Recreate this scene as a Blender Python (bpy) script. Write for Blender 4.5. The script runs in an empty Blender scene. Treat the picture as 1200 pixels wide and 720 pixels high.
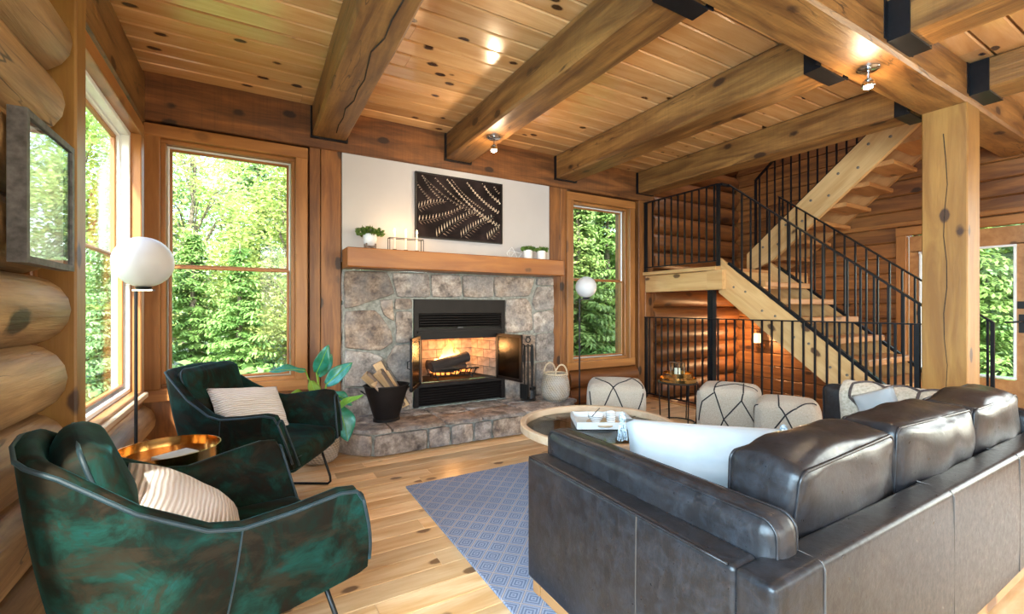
import bpy, math, random
from mathutils import Vector, Matrix, noise as mnoise
R = math.radians
random.seed(7)
sc = bpy.context.scene
COL = sc.collection

# ---------------------------------------------------------------- camera, sky, sun, daylight, exposure
cam_d = bpy.data.cameras.new('camera'); cam = bpy.data.objects.new('camera', cam_d); COL.objects.link(cam)
cam_d.sensor_width = 36.0; cam_d.lens = 36.0 * 525 / 1200; cam_d.clip_start = 0.03
cam.location = (0, 0, 1.25); cam.rotation_euler = (R(90), 0, R(-30))
sc.camera = cam
sc.view_settings.view_transform = 'Standard'; sc.view_settings.look = 'None'
sc.view_settings.exposure = 0.9; sc.view_settings.gamma = 1.0; sc.view_settings.use_curve_mapping = False
sc.cycles.max_bounces = 8; sc.cycles.diffuse_bounces = 5; sc.cycles.glossy_bounces = 4
sc.cycles.transparent_max_bounces = 12; sc.cycles.sample_clamp_indirect = 6.0

world = bpy.data.worlds.new('sky'); sc.world = world; world.use_nodes = True
wn = world.node_tree.nodes; wl = world.node_tree.links; wn.clear()
wo = wn.new('ShaderNodeOutputWorld'); wb = wn.new('ShaderNodeBackground'); ws = wn.new('ShaderNodeTexSky')
ws.sky_type = 'NISHITA'; ws.sun_disc = False; ws.sun_elevation = R(48); ws.sun_rotation = R(200); ws.air_density = 1.2; ws.dust_density = 2.5
wb.inputs['Strength'].default_value = 0.8
wl.new(ws.outputs[0], wb.inputs['Color']); wl.new(wb.outputs[0], wo.inputs['Surface'])

def light(name, kind, loc, rot, energy, color, **kw):
    d = bpy.data.lights.new(name, kind); o = bpy.data.objects.new(name, d); COL.objects.link(o)
    o.location = loc; o.rotation_euler = rot; d.energy = energy; d.color = color
    for k, v in kw.items(): setattr(d, k, v)
    return o
light('sun', 'SUN', (0, -10, 12), (R(47), 0, R(-22)), 11.0, (1, 0.95, 0.86), angle=R(1.5))
# daylight through the tall windows behind the camera and in the right wall of the room
light('rear_window_daylight', 'AREA', (2.9, -3.35, 1.55), (R(90), 0, 0), 52, (1.0, 0.86, 0.68), shape='RECTANGLE', size=5.4, size_y=2.3)
light('side_window_daylight', 'AREA', (6.9, -1.2, 1.5), (R(90), 0, R(90)), 95, (1.0, 0.90, 0.76), shape='RECTANGLE', size=2.6, size_y=2.0)
light('left_window_daylight', 'AREA', (-1.15, -.85, 1.5), (R(90), 0, R(-90)), 370, (0.54, 0.77, 1.0), shape='RECTANGLE', size=3.3, size_y=2.0)
light('stairwell_fill', 'AREA', (5.8, 2.9, 5.1), (0, 0, 0), 22, (1, 0.93, 0.84), shape='RECTANGLE', size=1.6, size_y=2.2)  # added fill lamp over the stairs; no window up there

# ---------------------------------------------------------------- helpers
def tag(o, label=None, cat=None, group=None, kind=None):
    if label: o['label'] = label
    if cat: o['category'] = cat
    if group: o['group'] = group
    if kind: o['kind'] = kind
    return o
def thing(name, label, cat, loc=(0, 0, 0), rz=0, group=None):
    o = bpy.data.objects.new(name, None); COL.objects.link(o)
    o.empty_display_size = 0.1; o.location = loc; o.rotation_euler = (0, 0, rz)
    return tag(o, label, cat, group)
def link(name, me, parent=None, loc=(0, 0, 0), rot=(0, 0, 0)):
    o = bpy.data.objects.new(name, me); COL.objects.link(o)
    o.location = loc; o.rotation_euler = rot
    if parent is not None: o.parent = parent
    return o
def copy_tree(o, parent=None):
    c = o.copy(); COL.objects.link(c); c.parent = parent
    for ch in list(o.children): copy_tree(ch, c)
    return c

class MB:
    def __init__(s): s.v = []; s.f = []
    def add(s, vs, fs):
        n = len(s.v); s.v += [tuple(v) for v in vs]; s.f += [tuple(n + i for i in f) for f in fs]; return s
    def box(s, c, d, m=None):
        vs = []
        for x in (-.5, .5):
            for y in (-.5, .5):
                for z in (-.5, .5):
                    p = Vector((x * d[0], y * d[1], z * d[2]))
                    if m is not None: p = m @ p
                    vs.append(p + Vector(c))
        return s.add(vs, [(0, 1, 3, 2), (4, 6, 7, 5), (0, 4, 5, 1), (2, 3, 7, 6), (0, 2, 6, 4), (1, 5, 7, 3)])
    def bar(s, a, b, w, h=None, up=(0, 0, 1)):
        a = Vector(a); b = Vector(b); h = h or w
        x = (b - a).normalized(); u = Vector(up)
        if abs(x.dot(u)) > .99: u = Vector((0, 1, 0))
        y = u.cross(x).normalized(); z = x.cross(y)
        m = Matrix((x, y, z)).transposed()
        return s.box((a + b) / 2, ((b - a).length, w, h), m)
    def tube(s, pts, r, n=8, closed=False, cap=True):
        pts = [Vector(p) for p in pts]; k = len(pts)
        rr = r if isinstance(r, (list, tuple)) else [r] * k
        base = len(s.v); prev = None
        for i, p in enumerate(pts):
            if closed: t = pts[(i + 1) % k] - pts[i - 1]
            else: t = pts[min(i + 1, k - 1)] - pts[max(i - 1, 0)]
            t = t.normalized() if t.length > 1e-9 else Vector((0, 0, 1))
            if prev is None:
                a = Vector((0, 0, 1)) if abs(t.z) < .9 else Vector((1, 0, 0))
                u = t.cross(a).normalized()
            else:
                u = prev - t * prev.dot(t)
                u = u.normalized() if u.length > 1e-6 else t.orthogonal().normalized()
            prev = u; w = t.cross(u)
            for j in range(n):
                an = 2 * math.pi * j / n
                s.v.append(tuple(p + (u * math.cos(an) + w * math.sin(an)) * rr[i]))
        m = k if closed else k - 1
        for i in range(m):
            for j in range(n):
                a = base + i * n + j; b = base + i * n + (j + 1) % n
                c = base + ((i + 1) % k) * n + (j + 1) % n; d = base + ((i + 1) % k) * n + j
                s.f.append((a, b, c, d))
        if cap and not closed:
            s.f.append(tuple(base + j for j in reversed(range(n)))); s.f.append(tuple(base + (k - 1) * n + j for j in range(n)))
        return s
    def lathe(s, prof, n=24, c=(0, 0, 0), sx=1, sy=1):
        base = len(s.v); k = len(prof)
        for (r, z) in prof:
            for j in range(n):
                a = 2 * math.pi * j / n
                s.v.append((c[0] + r * sx * math.cos(a), c[1] + r * sy * math.sin(a), c[2] + z))
        for i in range(k - 1):
            for j in range(n):
                s.f.append((base + i * n + j, base + i * n + (j + 1) % n, base + (i + 1) * n + (j + 1) % n, base + (i + 1) * n + j))
        if prof[0][0] > 1e-5: s.f.append(tuple(base + j for j in reversed(range(n))))
        if prof[-1][0] > 1e-5: s.f.append(tuple(base + (k - 1) * n + j for j in range(n)))
        return s
    def prism(s, poly, d0, d1, fn):
        """poly: 2-D points, fn(a, b, depth) -> 3-D"""
        n = len(poly); vs = [fn(a, b, d0) for a, b in poly] + [fn(a, b, d1) for a, b in poly]
        fs = [tuple(range(n)), tuple(reversed(range(n, 2 * n)))] + [(i, i + n, (i + 1) % n + n, (i + 1) % n) for i in range(n)]
        return s.add(vs, fs)
    def grid(s, fn, nu, nv, cu=False, cv=False):
        base = len(s.v); U = nu if cu else nu + 1; V = nv if cv else nv + 1
        for i in range(U):
            for j in range(V): s.v.append(tuple(fn(i / nu, j / nv)))
        for i in range(nu):
            for j in range(nv):
                a = i; b = (i + 1) % U; c = j; d = (j + 1) % V
                s.f.append((base + a * V + c, base + b * V + c, base + b * V + d, base + a * V + d))
        return s
    def mesh(s, name, mat, smooth=False, fix=True):
        me = bpy.data.meshes.new(name); me.from_pydata(s.v, [], s.f)
        if fix:
            import bmesh
            bm = bmesh.new(); bm.from_mesh(me); bmesh.ops.recalc_face_normals(bm, faces=bm.faces); bm.to_mesh(me); bm.free()
        if mat: me.materials.append(M[mat] if isinstance(mat, str) else mat)
        if smooth:
            me.polygons.foreach_set('use_smooth', [True] * len(me.polygons))
            if smooth != 'all': me.set_sharp_from_angle(angle=R(40))
        me.update(); return me
    def build(s, name, mat, parent=None, loc=(0, 0, 0), rot=(0, 0, 0), smooth=False, fix=True):
        return link(name, s.mesh(name, mat, smooth, fix), parent, loc, rot)

def rounded_box(d, r, n=6, bulge=(0, 0, 0), fn=None):
    """rounded box of full size d, corner radius r, faces bulging by the given amounts"""
    mb = MB(); h = [x / 2 for x in d]
    def shape(p):
        q = Vector([max(-(h[i] - r), min(h[i] - r, p[i])) for i in range(3)])
        e = p - q
        if e.length > 1e-9: e = e.normalized() * r
        o = q + e
        f = [1 - (min(1, abs(p[i]) / h[i])) ** 2.2 for i in range(3)]
        o = Vector((o.x + bulge[0] * (p.x / h[0]) * f[1] * f[2], o.y + bulge[1] * (p.y / h[1]) * f[0] * f[2], o.z + bulge[2] * (p.z / h[2]) * f[0] * f[1]))
        return fn(o) if fn else o
    def cs(k, hk):
        inner = hk - r
        return [-hk, -hk + r * .3, -hk + r * .65] + [-inner + 2 * inner * i / k for i in range(k + 1)] + [hk - r * .65, hk - r * .3, hk]
    for ax in range(3):
        a, b = [(1, 2), (2, 0), (0, 1)][ax]
        A = cs(n, h[a]); B = cs(n, h[b])
        for sg in (-1, 1):
            base = len(mb.v)
            for i in A:
                for j in B:
                    p = [0, 0, 0]; p[ax] = sg * h[ax]; p[a] = i; p[b] = j
                    mb.v.append(tuple(shape(Vector(p))))
            nb = len(B)
            for i in range(len(A) - 1):
                for j in range(nb - 1):
                    f = (base + i * nb + j, base + (i + 1) * nb + j, base + (i + 1) * nb + j + 1, base + i * nb + j + 1)
                    mb.f.append(f if sg > 0 else f[::-1])
    mb.shape = shape
    return mb
def weld(mb, eps=1e-4):
    key = {}; mp = []; nv = []
    for v in mb.v:
        k = (round(v[0] / eps), round(v[1] / eps), round(v[2] / eps))
        if k not in key: key[k] = len(nv); nv.append(v)
        mp.append(key[k])
    mb.f = [g for g in ((tuple(dict.fromkeys(mp[i] for i in f))) for f in mb.f) if len(g) > 2]; mb.v = nv
    return mb
def pillow(w, h, t, n=14, ears=.03, wob=.0, seed=0):
    """throw pillow lying in local x-z, thickness along y, origin at the middle of the bottom edge"""
    mb = MB()
    for sg in (-1, 1):
        def f(u, v):
            a = 2 * u - 1; b = 2 * v - 1
            pr = (max(0, 1 - abs(a) ** 2.6) * max(0, 1 - abs(b) ** 2.6)) ** .55
            pinch = 1 - ears * (1 - abs(a) ** 2) * abs(b) ** 2
            pinch2 = 1 - ears * 2 * (1 - abs(b) ** 2) * abs(a) ** 2
            wv = wob * mnoise.noise(Vector((a * 2.3 + seed, b * 2.3, sg * 3)))
            return (a * w / 2 * pinch2, sg * (t / 2 * pr) + wv * pr, (b * pinch + 1) * h / 2)
        mb.grid(f, n, n)
    return weld(mb)

AX = {'x': (0, 0, 0), 'y': (0, 0, R(90))}
_mz = Matrix(((0, 1, 0), (0, 0, 1), (1, 0, 0)))            # local x->z, y->x, z->y
AX['z'] = tuple(_mz.to_euler())
_mzy = Matrix(((0, 0, -1), (0, 1, 0), (1, 0, 0)))          # local x->z, y->y, z->-x
AX['zy'] = tuple(_mzy.to_euler())
_mxz = Matrix(((1, 0, 0), (0, 0, -1), (0, 1, 0)))          # local x->x, y->z, z->-y  (board on the back wall)
AX['xz'] = tuple(_mxz.to_euler())
_myz = Matrix(((0, 0, 1), (1, 0, 0), (0, 1, 0)))           # local x->y, y->z, z->x  (board on a side wall)
AX['yz'] = tuple(_myz.to_euler())
def plank_mesh(L, W, T, ch=.004, name='plank', mat=None):
    w, t = W / 2, T / 2
    prof = [(-w + ch, -t), (w - ch, -t), (w, -t + ch), (w, t - ch), (w - ch, t), (-w + ch, t), (-w, t - ch), (-w, -t + ch)]
    mb = MB(); mb.prism(prof, -L / 2, L / 2, lambda a, b, d: (d, a, b))
    return mb.mesh(name, mat)
def plank(name, c, L, W, T, axis, mat, parent=None, ch=.004):
    """board with its grain along local x; L along the axis, W and T across"""
    return link(name, plank_mesh(L, W, T, ch, name, mat), parent, c, AX[axis])

# ---------------------------------------------------------------- materials
M = {}
class NT:
    def schlick(s, f0, k=1.0):
        lw_ = s.new('LayerWeight'); lw_.inputs['Blend'].default_value = .5
        return s.math('ADD', s.math('MULTIPLY', s.math('POWER', lw_.outputs['Facing'], 5.0), (1 - f0) * k), f0)
    def __init__(s, name):
        s.m = bpy.data.materials.new(name); s.m.use_nodes = True; s.t = s.m.node_tree; s.n = s.t.nodes; s.n.clear()
        s.out = s.n.new('ShaderNodeOutputMaterial'); s.b = s.n.new('ShaderNodeBsdfPrincipled')
        s.t.links.new(s.b.outputs[0], s.out.inputs[0]); M[name] = s.m
    def new(s, typ, **kw):
        n = s.n.new('ShaderNode' + typ)
        for k, v in kw.items(): setattr(n, k, v)
        return n
    def lk(s, a, b): s.t.links.new(a, b)
    def math(s, op, a, b=None, c=None, clamp=False):
        n = s.new('Math', operation=op); n.use_clamp = clamp
        for i, v in enumerate((a, b, c)):
            if v is None: continue
            if isinstance(v, (int, float)): n.inputs[i].default_value = v
            else: s.lk(v, n.inputs[i])
        return n.outputs[0]
    def coord(s): return s.new('TexCoord').outputs['Object']
    def mapping(s, vec, scale=(1, 1, 1), off=None):
        n = s.new('Mapping'); n.inputs['Scale'].default_value = scale; s.lk(vec, n.inputs['Vector'])
        if off is not None: s.lk(off, n.inputs['Location'])
        return n.outputs[0]
    def noise(s, vec, scale, detail=4, rough=.55, dist=0):
        n = s.new('TexNoise'); n.inputs['Scale'].default_value = scale; n.inputs['Detail'].default_value = detail
        n.inputs['Roughness'].default_value = rough; n.inputs['Distortion'].default_value = dist
        if vec is not None: s.lk(vec, n.inputs['Vector'])
        return n.outputs['Fac']
    def voronoi(s, vec, scale, feature='F1', rnd=1.0, out='Distance'):
        n = s.new('TexVoronoi', feature=feature); n.inputs['Scale'].default_value = scale; n.inputs['Randomness'].default_value = rnd
        s.lk(vec, n.inputs['Vector']); return n.outputs[out]
    def ramp(s, fac, stops, interp='LINEAR'):
        n = s.new('ValToRGB'); n.color_ramp.interpolation = interp; e = n.color_ramp.elements
        while len(e) < len(stops): e.new(.5)
        for el, (p, c) in zip(e, stops):
            el.position = p; el.color = (c[0], c[1], c[2], 1) if isinstance(c, (tuple, list)) else (c, c, c, 1)
        s.lk(fac, n.inputs[0]); return n.outputs[0]
    def mix(s, fac, a, b, mode='MIX'):
        n = s.new('Mix', data_type='RGBA', blend_type=mode)
        for i, v in ((0, fac), (6, a), (7, b)):
            if isinstance(v, (int, float)): n.inputs[i].default_value = v
            elif isinstance(v, (tuple, list)): n.inputs[i].default_value = (v[0], v[1], v[2], 1)
            else: s.lk(v, n.inputs[i])
        return n.outputs[2]
    def color(s, c):
        if isinstance(c, (tuple, list)): s.b.inputs['Base Color'].default_value = (*c[:3], 1)
        else: s.lk(c, s.b.inputs['Base Color'])
    def set(s, **kw):
        for k, v in kw.items():
            i = s.b.inputs[k.replace('_', ' ')]
            if isinstance(v, (int, float)): i.default_value = v
            elif isinstance(v, tuple): i.default_value = (*v, 1) if len(v) == 3 else v
            else: s.lk(v, i)
    def bump(s, h, strength=.3, dist=.01):
        n = s.new('Bump'); n.inputs['Strength'].default_value = strength; n.inputs['Distance'].default_value = dist
        s.lk(h, n.inputs['Height']); s.lk(n.outputs[0], s.b.inputs['Normal'])
    def rand(s): return s.new('ObjectInfo').outputs['Random']
    def seedvec(s):
        r = s.rand(); n = s.new('CombineXYZ')
        for i, k in enumerate((37.0, 53.0, 71.0)): s.lk(s.math('MULTIPLY', r, k), n.inputs[i])
        return n.outputs[0], r

def wood(name, light_c, dark_c, knot_c, rough=.42, grain=1.0, var=.35, knots=.5, bump=.15, kscale=2.6, saw=0.0, coat=0.0, checks=0.0):
    t = NT(name); off, r = t.seedvec(); co = t.coord()
    p = t.mapping(co, (1, 1, 1), off)
    g1 = t.noise(t.mapping(p, (1.1 * grain, 9 * grain, 9 * grain)), 1.6, 5, .6, .7)
    g2 = t.noise(t.mapping(p, (4, 90, 90)), 1.0, 3, .6)
    base = t.mix(t.ramp(g1, [(.36, 0), (.64, 1)]), light_c, dark_c)
    base = t.mix(t.math('MULTIPLY', t.ramp(g2, [(.4, 0), (.75, 1)]), .35), base, dark_c)
    # knots: dark round spots with a halo drawn out along the grain
    kd = t.voronoi(t.mapping(p, (kscale * 1.1, kscale * 2.0, kscale * 2.0)), 1.0)
    kn = t.noise(p, 22, 2)
    kd = t.math('ADD', kd, t.math('MULTIPLY', t.math('SUBTRACT', kn, .5), .08))
    halo = t.ramp(kd, [(.10, 1), (.42, 0)]); core = t.ramp(kd, [(.115, 1), (.165, 0)])
    base = t.mix(t.math('MULTIPLY', halo, .5 * knots), base, dark_c)
    base = t.mix(t.math('MULTIPLY', core, min(1, knots * 1.6)), base, knot_c)
    if saw:
        sw = t.noise(t.mapping(p, (60, 1.2, 1.2)), 1.0, 3, .7)
        base = t.mix(t.math('MULTIPLY', t.ramp(sw, [(.45, 0), (.7, 1)]), saw), base, knot_c)
    if checks:
        ck = t.noise(t.mapping(p, (.8, 7, 7)), 1.3, 3, .5, .3); ck = t.math('ABSOLUTE', t.math('SUBTRACT', ck, .56))
        gate = t.ramp(t.noise(t.mapping(p, (1.6, 3, 3)), 1.0, 2), [(.5, 0), (.58, 1)])
        base = t.mix(t.math('MULTIPLY', t.math('MULTIPLY', t.ramp(ck, [(.004, 1), (.012, 0)]), gate), checks), base, knot_c)
    n = t.new('HueSaturation'); t.lk(base, n.inputs['Color'])
    v = t.math('ADD', t.math('MULTIPLY', r, var), 1 - var / 2); t.lk(v, n.inputs['Value'])
    n.inputs['Saturation'].default_value = 1.0
    t.color(n.outputs[0]); t.set(Roughness=rough)
    if coat: t.set(Coat_Weight=coat, Coat_Roughness=.18)
    if bump: t.bump(t.math('ADD', g2, t.math('MULTIPLY', g1, 1.5)), bump, .006)
    return t
def plain(name, c, rough=.5, metal=0.0, var=.06, scale=20, bump=0.0, **kw):
    t = NT(name); n = t.noise(t.coord(), scale, 3)
    d = tuple(max(0, x * (1 - var * 2)) for x in c); l = tuple(min(1, x * (1 + var * 2)) for x in c)
    t.color(t.ramp(n, [(.3, d), (.7, l)])); t.set(Roughness=rough, Metallic=metal, **kw)
    if bump: t.bump(n, bump, .01)
    return t
def emit(name, c, strength):
    t = NT(name); t.color((0, 0, 0)); n = t.noise(t.coord(), 30, 1)
    t.set(Emission_Color=t.ramp(n, [(.2, tuple(x * .92 for x in c)), (.8, c)]), Emission_Strength=strength)
    return t

wood('floor_wood', (.84, .60, .34), (.60, .33, .13), (.07, .025, .01), .30, .8, .5, .5, .05, 3.0)
wood('ceiling_wood', (.72, .43, .195), (.57, .29, .105), (.05, .018, .008), .24, .6, .42, 1.0, .02, 3.0).set(Coat_Weight=.8, Coat_Roughness=.16)
wood('beam_wood', (.30, .145, .040), (.11, .044, .012), (.035, .014, .006), .42, .8, .25, .9, .35, 2.1, .14, checks=.8)
wood('plate_wood', (.25, .094, .025), (.095, .033, .009), (.03, .012, .006), .5, .8, .25, .9, .25, 2.2, .25)
wood('trim_wood', (.40, .17, .047), (.26, .10, .025), (.07, .03, .01), .4, .7, .2, .3, .06, 1.6)
wood('wall_wood', (.30, .117, .029), (.125, .042, .011), (.04, .015, .006), .45, .8, .35, .9, .12, 2.2)
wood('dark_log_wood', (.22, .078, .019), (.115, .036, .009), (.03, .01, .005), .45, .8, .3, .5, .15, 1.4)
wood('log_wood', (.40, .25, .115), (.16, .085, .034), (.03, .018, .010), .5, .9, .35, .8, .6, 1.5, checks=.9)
wood('stair_wood', (.66, .42, .19), (.52, .29, .11), (.10, .045, .02), .38, .7, .15, .6, .06, 2.4)
wood('tread_wood', (.50, .25, .09), (.36, .155, .05), (.06, .025, .01), .4, .7, .2, .5, .06, 2.0)
wood('post_wood', (.30, .158, .038), (.20, .090, .019), (.05, .02, .008), .45, .8, .1, 1.0, .15, 2.3)
wood('mantel_wood', (.41, .15, .030), (.27, .085, .016), (.06, .022, .008), .35, .7, .1, .6, .06, 2.0)
wood('pale_wood', (.62, .45, .30), (.50, .33, .20), (.25, .14, .07), .4, .8, .1, .0, .05, 2)
wood('split_wood', (.66, .43, .23), (.50, .28, .12), (.2, .1, .05), .7, 1.2, .3, .1, .3, 2)
wood('bark_wood', (.30, .22, .17), (.13, .09, .07), (.05, .03, .02), .85, 1.5, .3, .0, .8, 2)
wood('burnt_wood', (.05, .032, .024), (.02, .014, .012), (.005, .004, .003), .9, 1.5, .2, .0, .8, 2)
plain('black_steel', (.012, .013, .016), .38, .6, .1)
plain('insert_steel', (.009, .0065, .006), .45, 0, .15, 8, 0, Specular_IOR_Level=.22)
plain('wire_black', (.015, .013, .012), .45, .4)
plain('brass', (.66, .38, .13), .16, 1.0, .05, 6)
plain('white_wall', (.52, .50, .49), .7, 0, .015, 3)
plain('white_glaze', (.80, .80, .79), .25, 0, .02)
plain('globe_glass', (.60, .61, .64), .32, 0, .01, 4)
plain('white_vinyl', (.78, .80, .80), .35, 0, .02)
plain('soil', (.03, .02, .014), .95, 0, .3, 60)
plain('chrome', (.55, .57, .60), .15, 1.0, .03)
plain('mirror_dark', (.02, .02, .022), .2, 0, .1)
plain('mat_paper', (.66, .67, .68), .6, 0, .04, 3)
plain('grey_frame', (.07, .072, .08), .5, 0, .25, 40)
plain('rope', (.55, .42, .28), .8, 0, .15, 60, .4)
plain('white_cloth', (.38, .405, .42), .85, 0, .03, 9, .15, Sheen_Weight=.2)
plain('tassel_grey', (.30, .36, .40), .9, 0, .5, 90)
plain('candle_wax', (.85, .78, .66), .4, 0, .02)
plain('canvas_dark', (.018, .012, .012), .7, 0, .5, 3, 0, Specular_IOR_Level=.1)
plain('fern_print', (.66, .54, .40), .6, 0, .25, 12)
plain('fern_print_dim', (.21, .14, .10), .6, 0, .25, 12)
plain('mortar', (.27, .265, .23), .92, 0, .18, 30, .5)
plain('firebrick', (.33, .22, .15), .9, 0, .2, 14, .3)
plain('pouf_line', (.018, .016, .02), .95, 0, .3, 90)
plain('green_steel', (.012, .014, .015), .4, .5)
plain('dark_tray', (.03, .03, .035), .25, 0, .2)
plain('ground_soil', (.10, .11, .05), .95, 0, .5, 1.2, .4)
plain('bark', (.16, .13, .10), .95, 0, .35, 18, .5)
plain('paper_white', (.62, .65, .66), .5, 0, .03)
emit('bulb', (1.0, .80, .55), 40)
emit('candle_flame', (1.0, .72, .35), 14)
emit('lampshade_lit', (1.0, .62, .28), 1.5)

t = NT('stone'); off, r = t.seedvec(); p = t.mapping(t.coord(), (1, 1, 1), off)
n1 = t.noise(p, 9, 6, .65); n2 = t.noise(p, 45, 4, .7); n3 = t.noise(p, 4, 3, .5)
c = t.ramp(n1, [(.33, (.10, .072, .062)), (.45, (.27, .20, .155)), (.55, (.43, .33, .26)), (.68, (.62, .51, .41))])
c = t.mix(t.ramp(n3, [(.45, 0), (.65, .6)]), c, (.30, .28, .27)); c = t.mix(.6, c, t.ramp(n2, [(.3, .25), (.7, 1.0)]), 'MULTIPLY')
h = t.new('HueSaturation'); t.lk(c, h.inputs['Color']); t.lk(t.math('ADD', t.math('MULTIPLY', r, .55), .85), h.inputs['Value'])
t.lk(t.math('ADD', t.math('MULTIPLY', t.math('FRACT', t.math('MULTIPLY', r, 7.3)), .6), .6), h.inputs['Saturation'])
t.color(h.outputs[0]); t.set(Roughness=.8); t.bump(t.math('ADD', n1, t.math('MULTIPLY', n2, .5)), .7, .02)

t = NT('leather'); p = t.coord(); n1 = t.noise(p, 3.2, 5, .65, .4); n2 = t.noise(p, 42, 5, .75); sc_ = t.noise(t.mapping(p, (8, 8, 2)), 5, 4, .8, 1.2)
c = t.ramp(n1, [(.3, (.008, .008, .009)), (.55, (.016, .013, .013)), (.75, (.034, .025, .021))])
c = t.mix(t.math('MULTIPLY', t.ramp(sc_, [(.5, 0), (.75, 1)]), .30), c, (.055, .050, .050))
n4 = t.noise(p, 20, 6, .75, .6); c = t.mix(t.math('MULTIPLY', t.ramp(n4, [(.44, 0), (.68, 1)]), .45), c, (.034, .038, .047))  # scuff mottle; its blue paints in the left window's cool cast
t.color(c); t.set(Roughness=t.ramp(n2, [(.3, .26), (.7, .40)]), Specular_IOR_Level=.32); t.bump(t.math('ADD', n2, t.math('MULTIPLY', n1, 2)), .09, .01)
plain('leather_seam', (.05, .04, .034), .5, 0, .1)
plain('leather_dark', (.016, .012, .011), .4, 0, .1)

t = NT('velvet'); p = t.coord(); n1 = t.noise(p, 5.5, 6, .7, .8); n2 = t.noise(t.mapping(p, (3, 3, 5)), 1.3, 5, .75, 1.5)
c = t.ramp(n1, [(.38, (.008, .006, .004)), (.46, (.005, .010, .007)), (.58, (.006, .028, .021)), (.78, (.006, .052, .055))])
c = t.mix(t.ramp(n2, [(.48, 0), (.60, .75)]), c, (.018, .013, .008))
t.color(c); t.set(Roughness=.65, Sheen_Weight=.10, Sheen_Roughness=.22, Sheen_Tint=(.08, .50, .56), Specular_IOR_Level=.06); t.bump(n1, .12, .01)
plain('velvet_piping', (.004, .014, .019), .6, 0, .2, 20, 0, Sheen_Weight=.1, Sheen_Tint=(.2, .6, .7))

t = NT('ribbed_cloth'); p = t.coord(); sx_ = t.new('SeparateXYZ'); t.lk(p, sx_.inputs[0])
w = t.math('SINE', t.math('ADD', t.math('MULTIPLY', sx_.outputs['Z'], 430), t.math('MULTIPLY', t.noise(p, 5, 2), 5)))
w2 = t.noise(t.mapping(p, (90, 90, 6)), 1, 3)
t.color(t.mix(t.math('MULTIPLY', t.math('ADD', w, 1), .5), (.60, .50, .45), (.80, .74, .70))); t.set(Roughness=.85, Sheen_Weight=.2)
t.bump(t.math('ADD', w, t.math('MULTIPLY', w2, .8)), .55, .008)

t = NT('wool_shag'); p = t.coord(); n1 = t.noise(p, 140, 4, .7); n2 = t.noise(p, 14, 3)
t.color(t.mix(t.ramp(n1, [(.3, 0), (.7, 1)]), (.40, .33, .24), (.62, .55, .45))); t.set(Roughness=.95, Sheen_Weight=.3)
t.bump(t.math('ADD', n1, n2), .8, .012)

t = NT('woven'); p = t.coord(); sx_ = t.new('SeparateXYZ'); t.lk(p, sx_.inputs[0])
an = t.math('ARCTAN2', sx_.outputs['Y'], sx_.outputs['X'])
w = t.math('SINE', t.math('MULTIPLY', sx_.outputs['Z'], 330)); w2 = t.math('SINE', t.math('ADD', t.math('MULTIPLY', an, 34), t.math('MULTIPLY', sx_.outputs['Z'], 160)))
b_ = t.math('MULTIPLY', t.math('ADD', t.math('ADD', w, w2), 2), .25); n1 = t.noise(p, 9, 3)
t.color(t.mix(t.ramp(n1, [(.35, 0), (.65, .7)]), t.mix(b_, (.20, .14, .09), (.52, .42, .30)), (.40, .37, .34))); t.set(Roughness=.85); t.bump(b_, .8, .008)

t = NT('rug_weave'); p = t.coord(); sx_ = t.new('SeparateXYZ'); t.lk(p, sx_.inputs[0]); S = .125
fx = t.math('ABSOLUTE', t.math('SUBTRACT', t.math('FRACT', t.math('DIVIDE', sx_.outputs['X'], S)), .5))
fy = t.math('ABSOLUTE', t.math('SUBTRACT', t.math('FRACT', t.math('DIVIDE', sx_.outputs['Y'], S)), .5))
d = t.math('ADD', fx, fy); m = t.math('MINIMUM', d, t.math('SUBTRACT', 1.0, d))
ring = t.math('GREATER_THAN', t.math('FRACT', t.math('ADD', t.math('MULTIPLY', m, 6.6), .15)), .5)
lat = t.math('GREATER_THAN', m, .462); n1 = t.noise(p, 260, 3); n2 = t.noise(p, 2.2, 4)
c = t.mix(ring, (.10, .14, .23), (.30, .34, .44)); c = t.mix(lat, c, (.47, .38, .33))
c = t.mix(t.math('MULTIPLY', t.ramp(n1, [(.35, 0), (.7, 1)]), .45), c, (.22, .25, .33)); c = t.mix(t.ramp(n2, [(.4, 0), (.7, .3)]), c, (.16, .18, .23))
t.color(c); t.set(Roughness=.95); t.bump(t.math('ADD', n1, t.math('MULTIPLY', ring, .5)), .5, .006)

t = NT('throw_weave'); p = t.coord(); n1 = t.noise(p, 60, 3)
t.color(t.ramp(n1, [(.35, (.42, .35, .26)), (.7, (.64, .56, .45))])); t.set(Roughness=.95, Sheen_Weight=.2); t.bump(n1, .5, .008)
plain('throw_line', (.075, .055, .05), .95, 0, .2, 60)

def leafmat(name, a, b, trans=.35, scale=3):
    t = NT(name); n = t.noise(t.coord(), scale, 4, .6); r = t.rand(); c = t.ramp(n, [(.3, a), (.7, b)])
    h = t.new('HueSaturation'); t.lk(c, h.inputs['Color']); t.lk(t.math('ADD', t.math('MULTIPLY', r, .5), .75), h.inputs['Value'])
    t.lk(t.math('ADD', t.math('MULTIPLY', r, .04), .48), h.inputs['Hue'])
    t.color(h.outputs[0]); t.set(Roughness=.55)
    if trans:
        tr = t.new('BsdfTranslucent'); t.lk(h.outputs[0], tr.inputs[0]); mx = t.new('MixShader'); mx.inputs[0].default_value = trans
        t.lk(t.b.outputs[0], mx.inputs[1]); t.lk(tr.outputs[0], mx.inputs[2]); t.lk(mx.outputs[0], t.out.inputs[0])
leafmat('broad_leaf', (.20, .33, .06), (.46, .60, .19), .45, .9)
leafmat('young_leaf', (.32, .46, .11), (.60, .72, .30), .45, .9)
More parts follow.
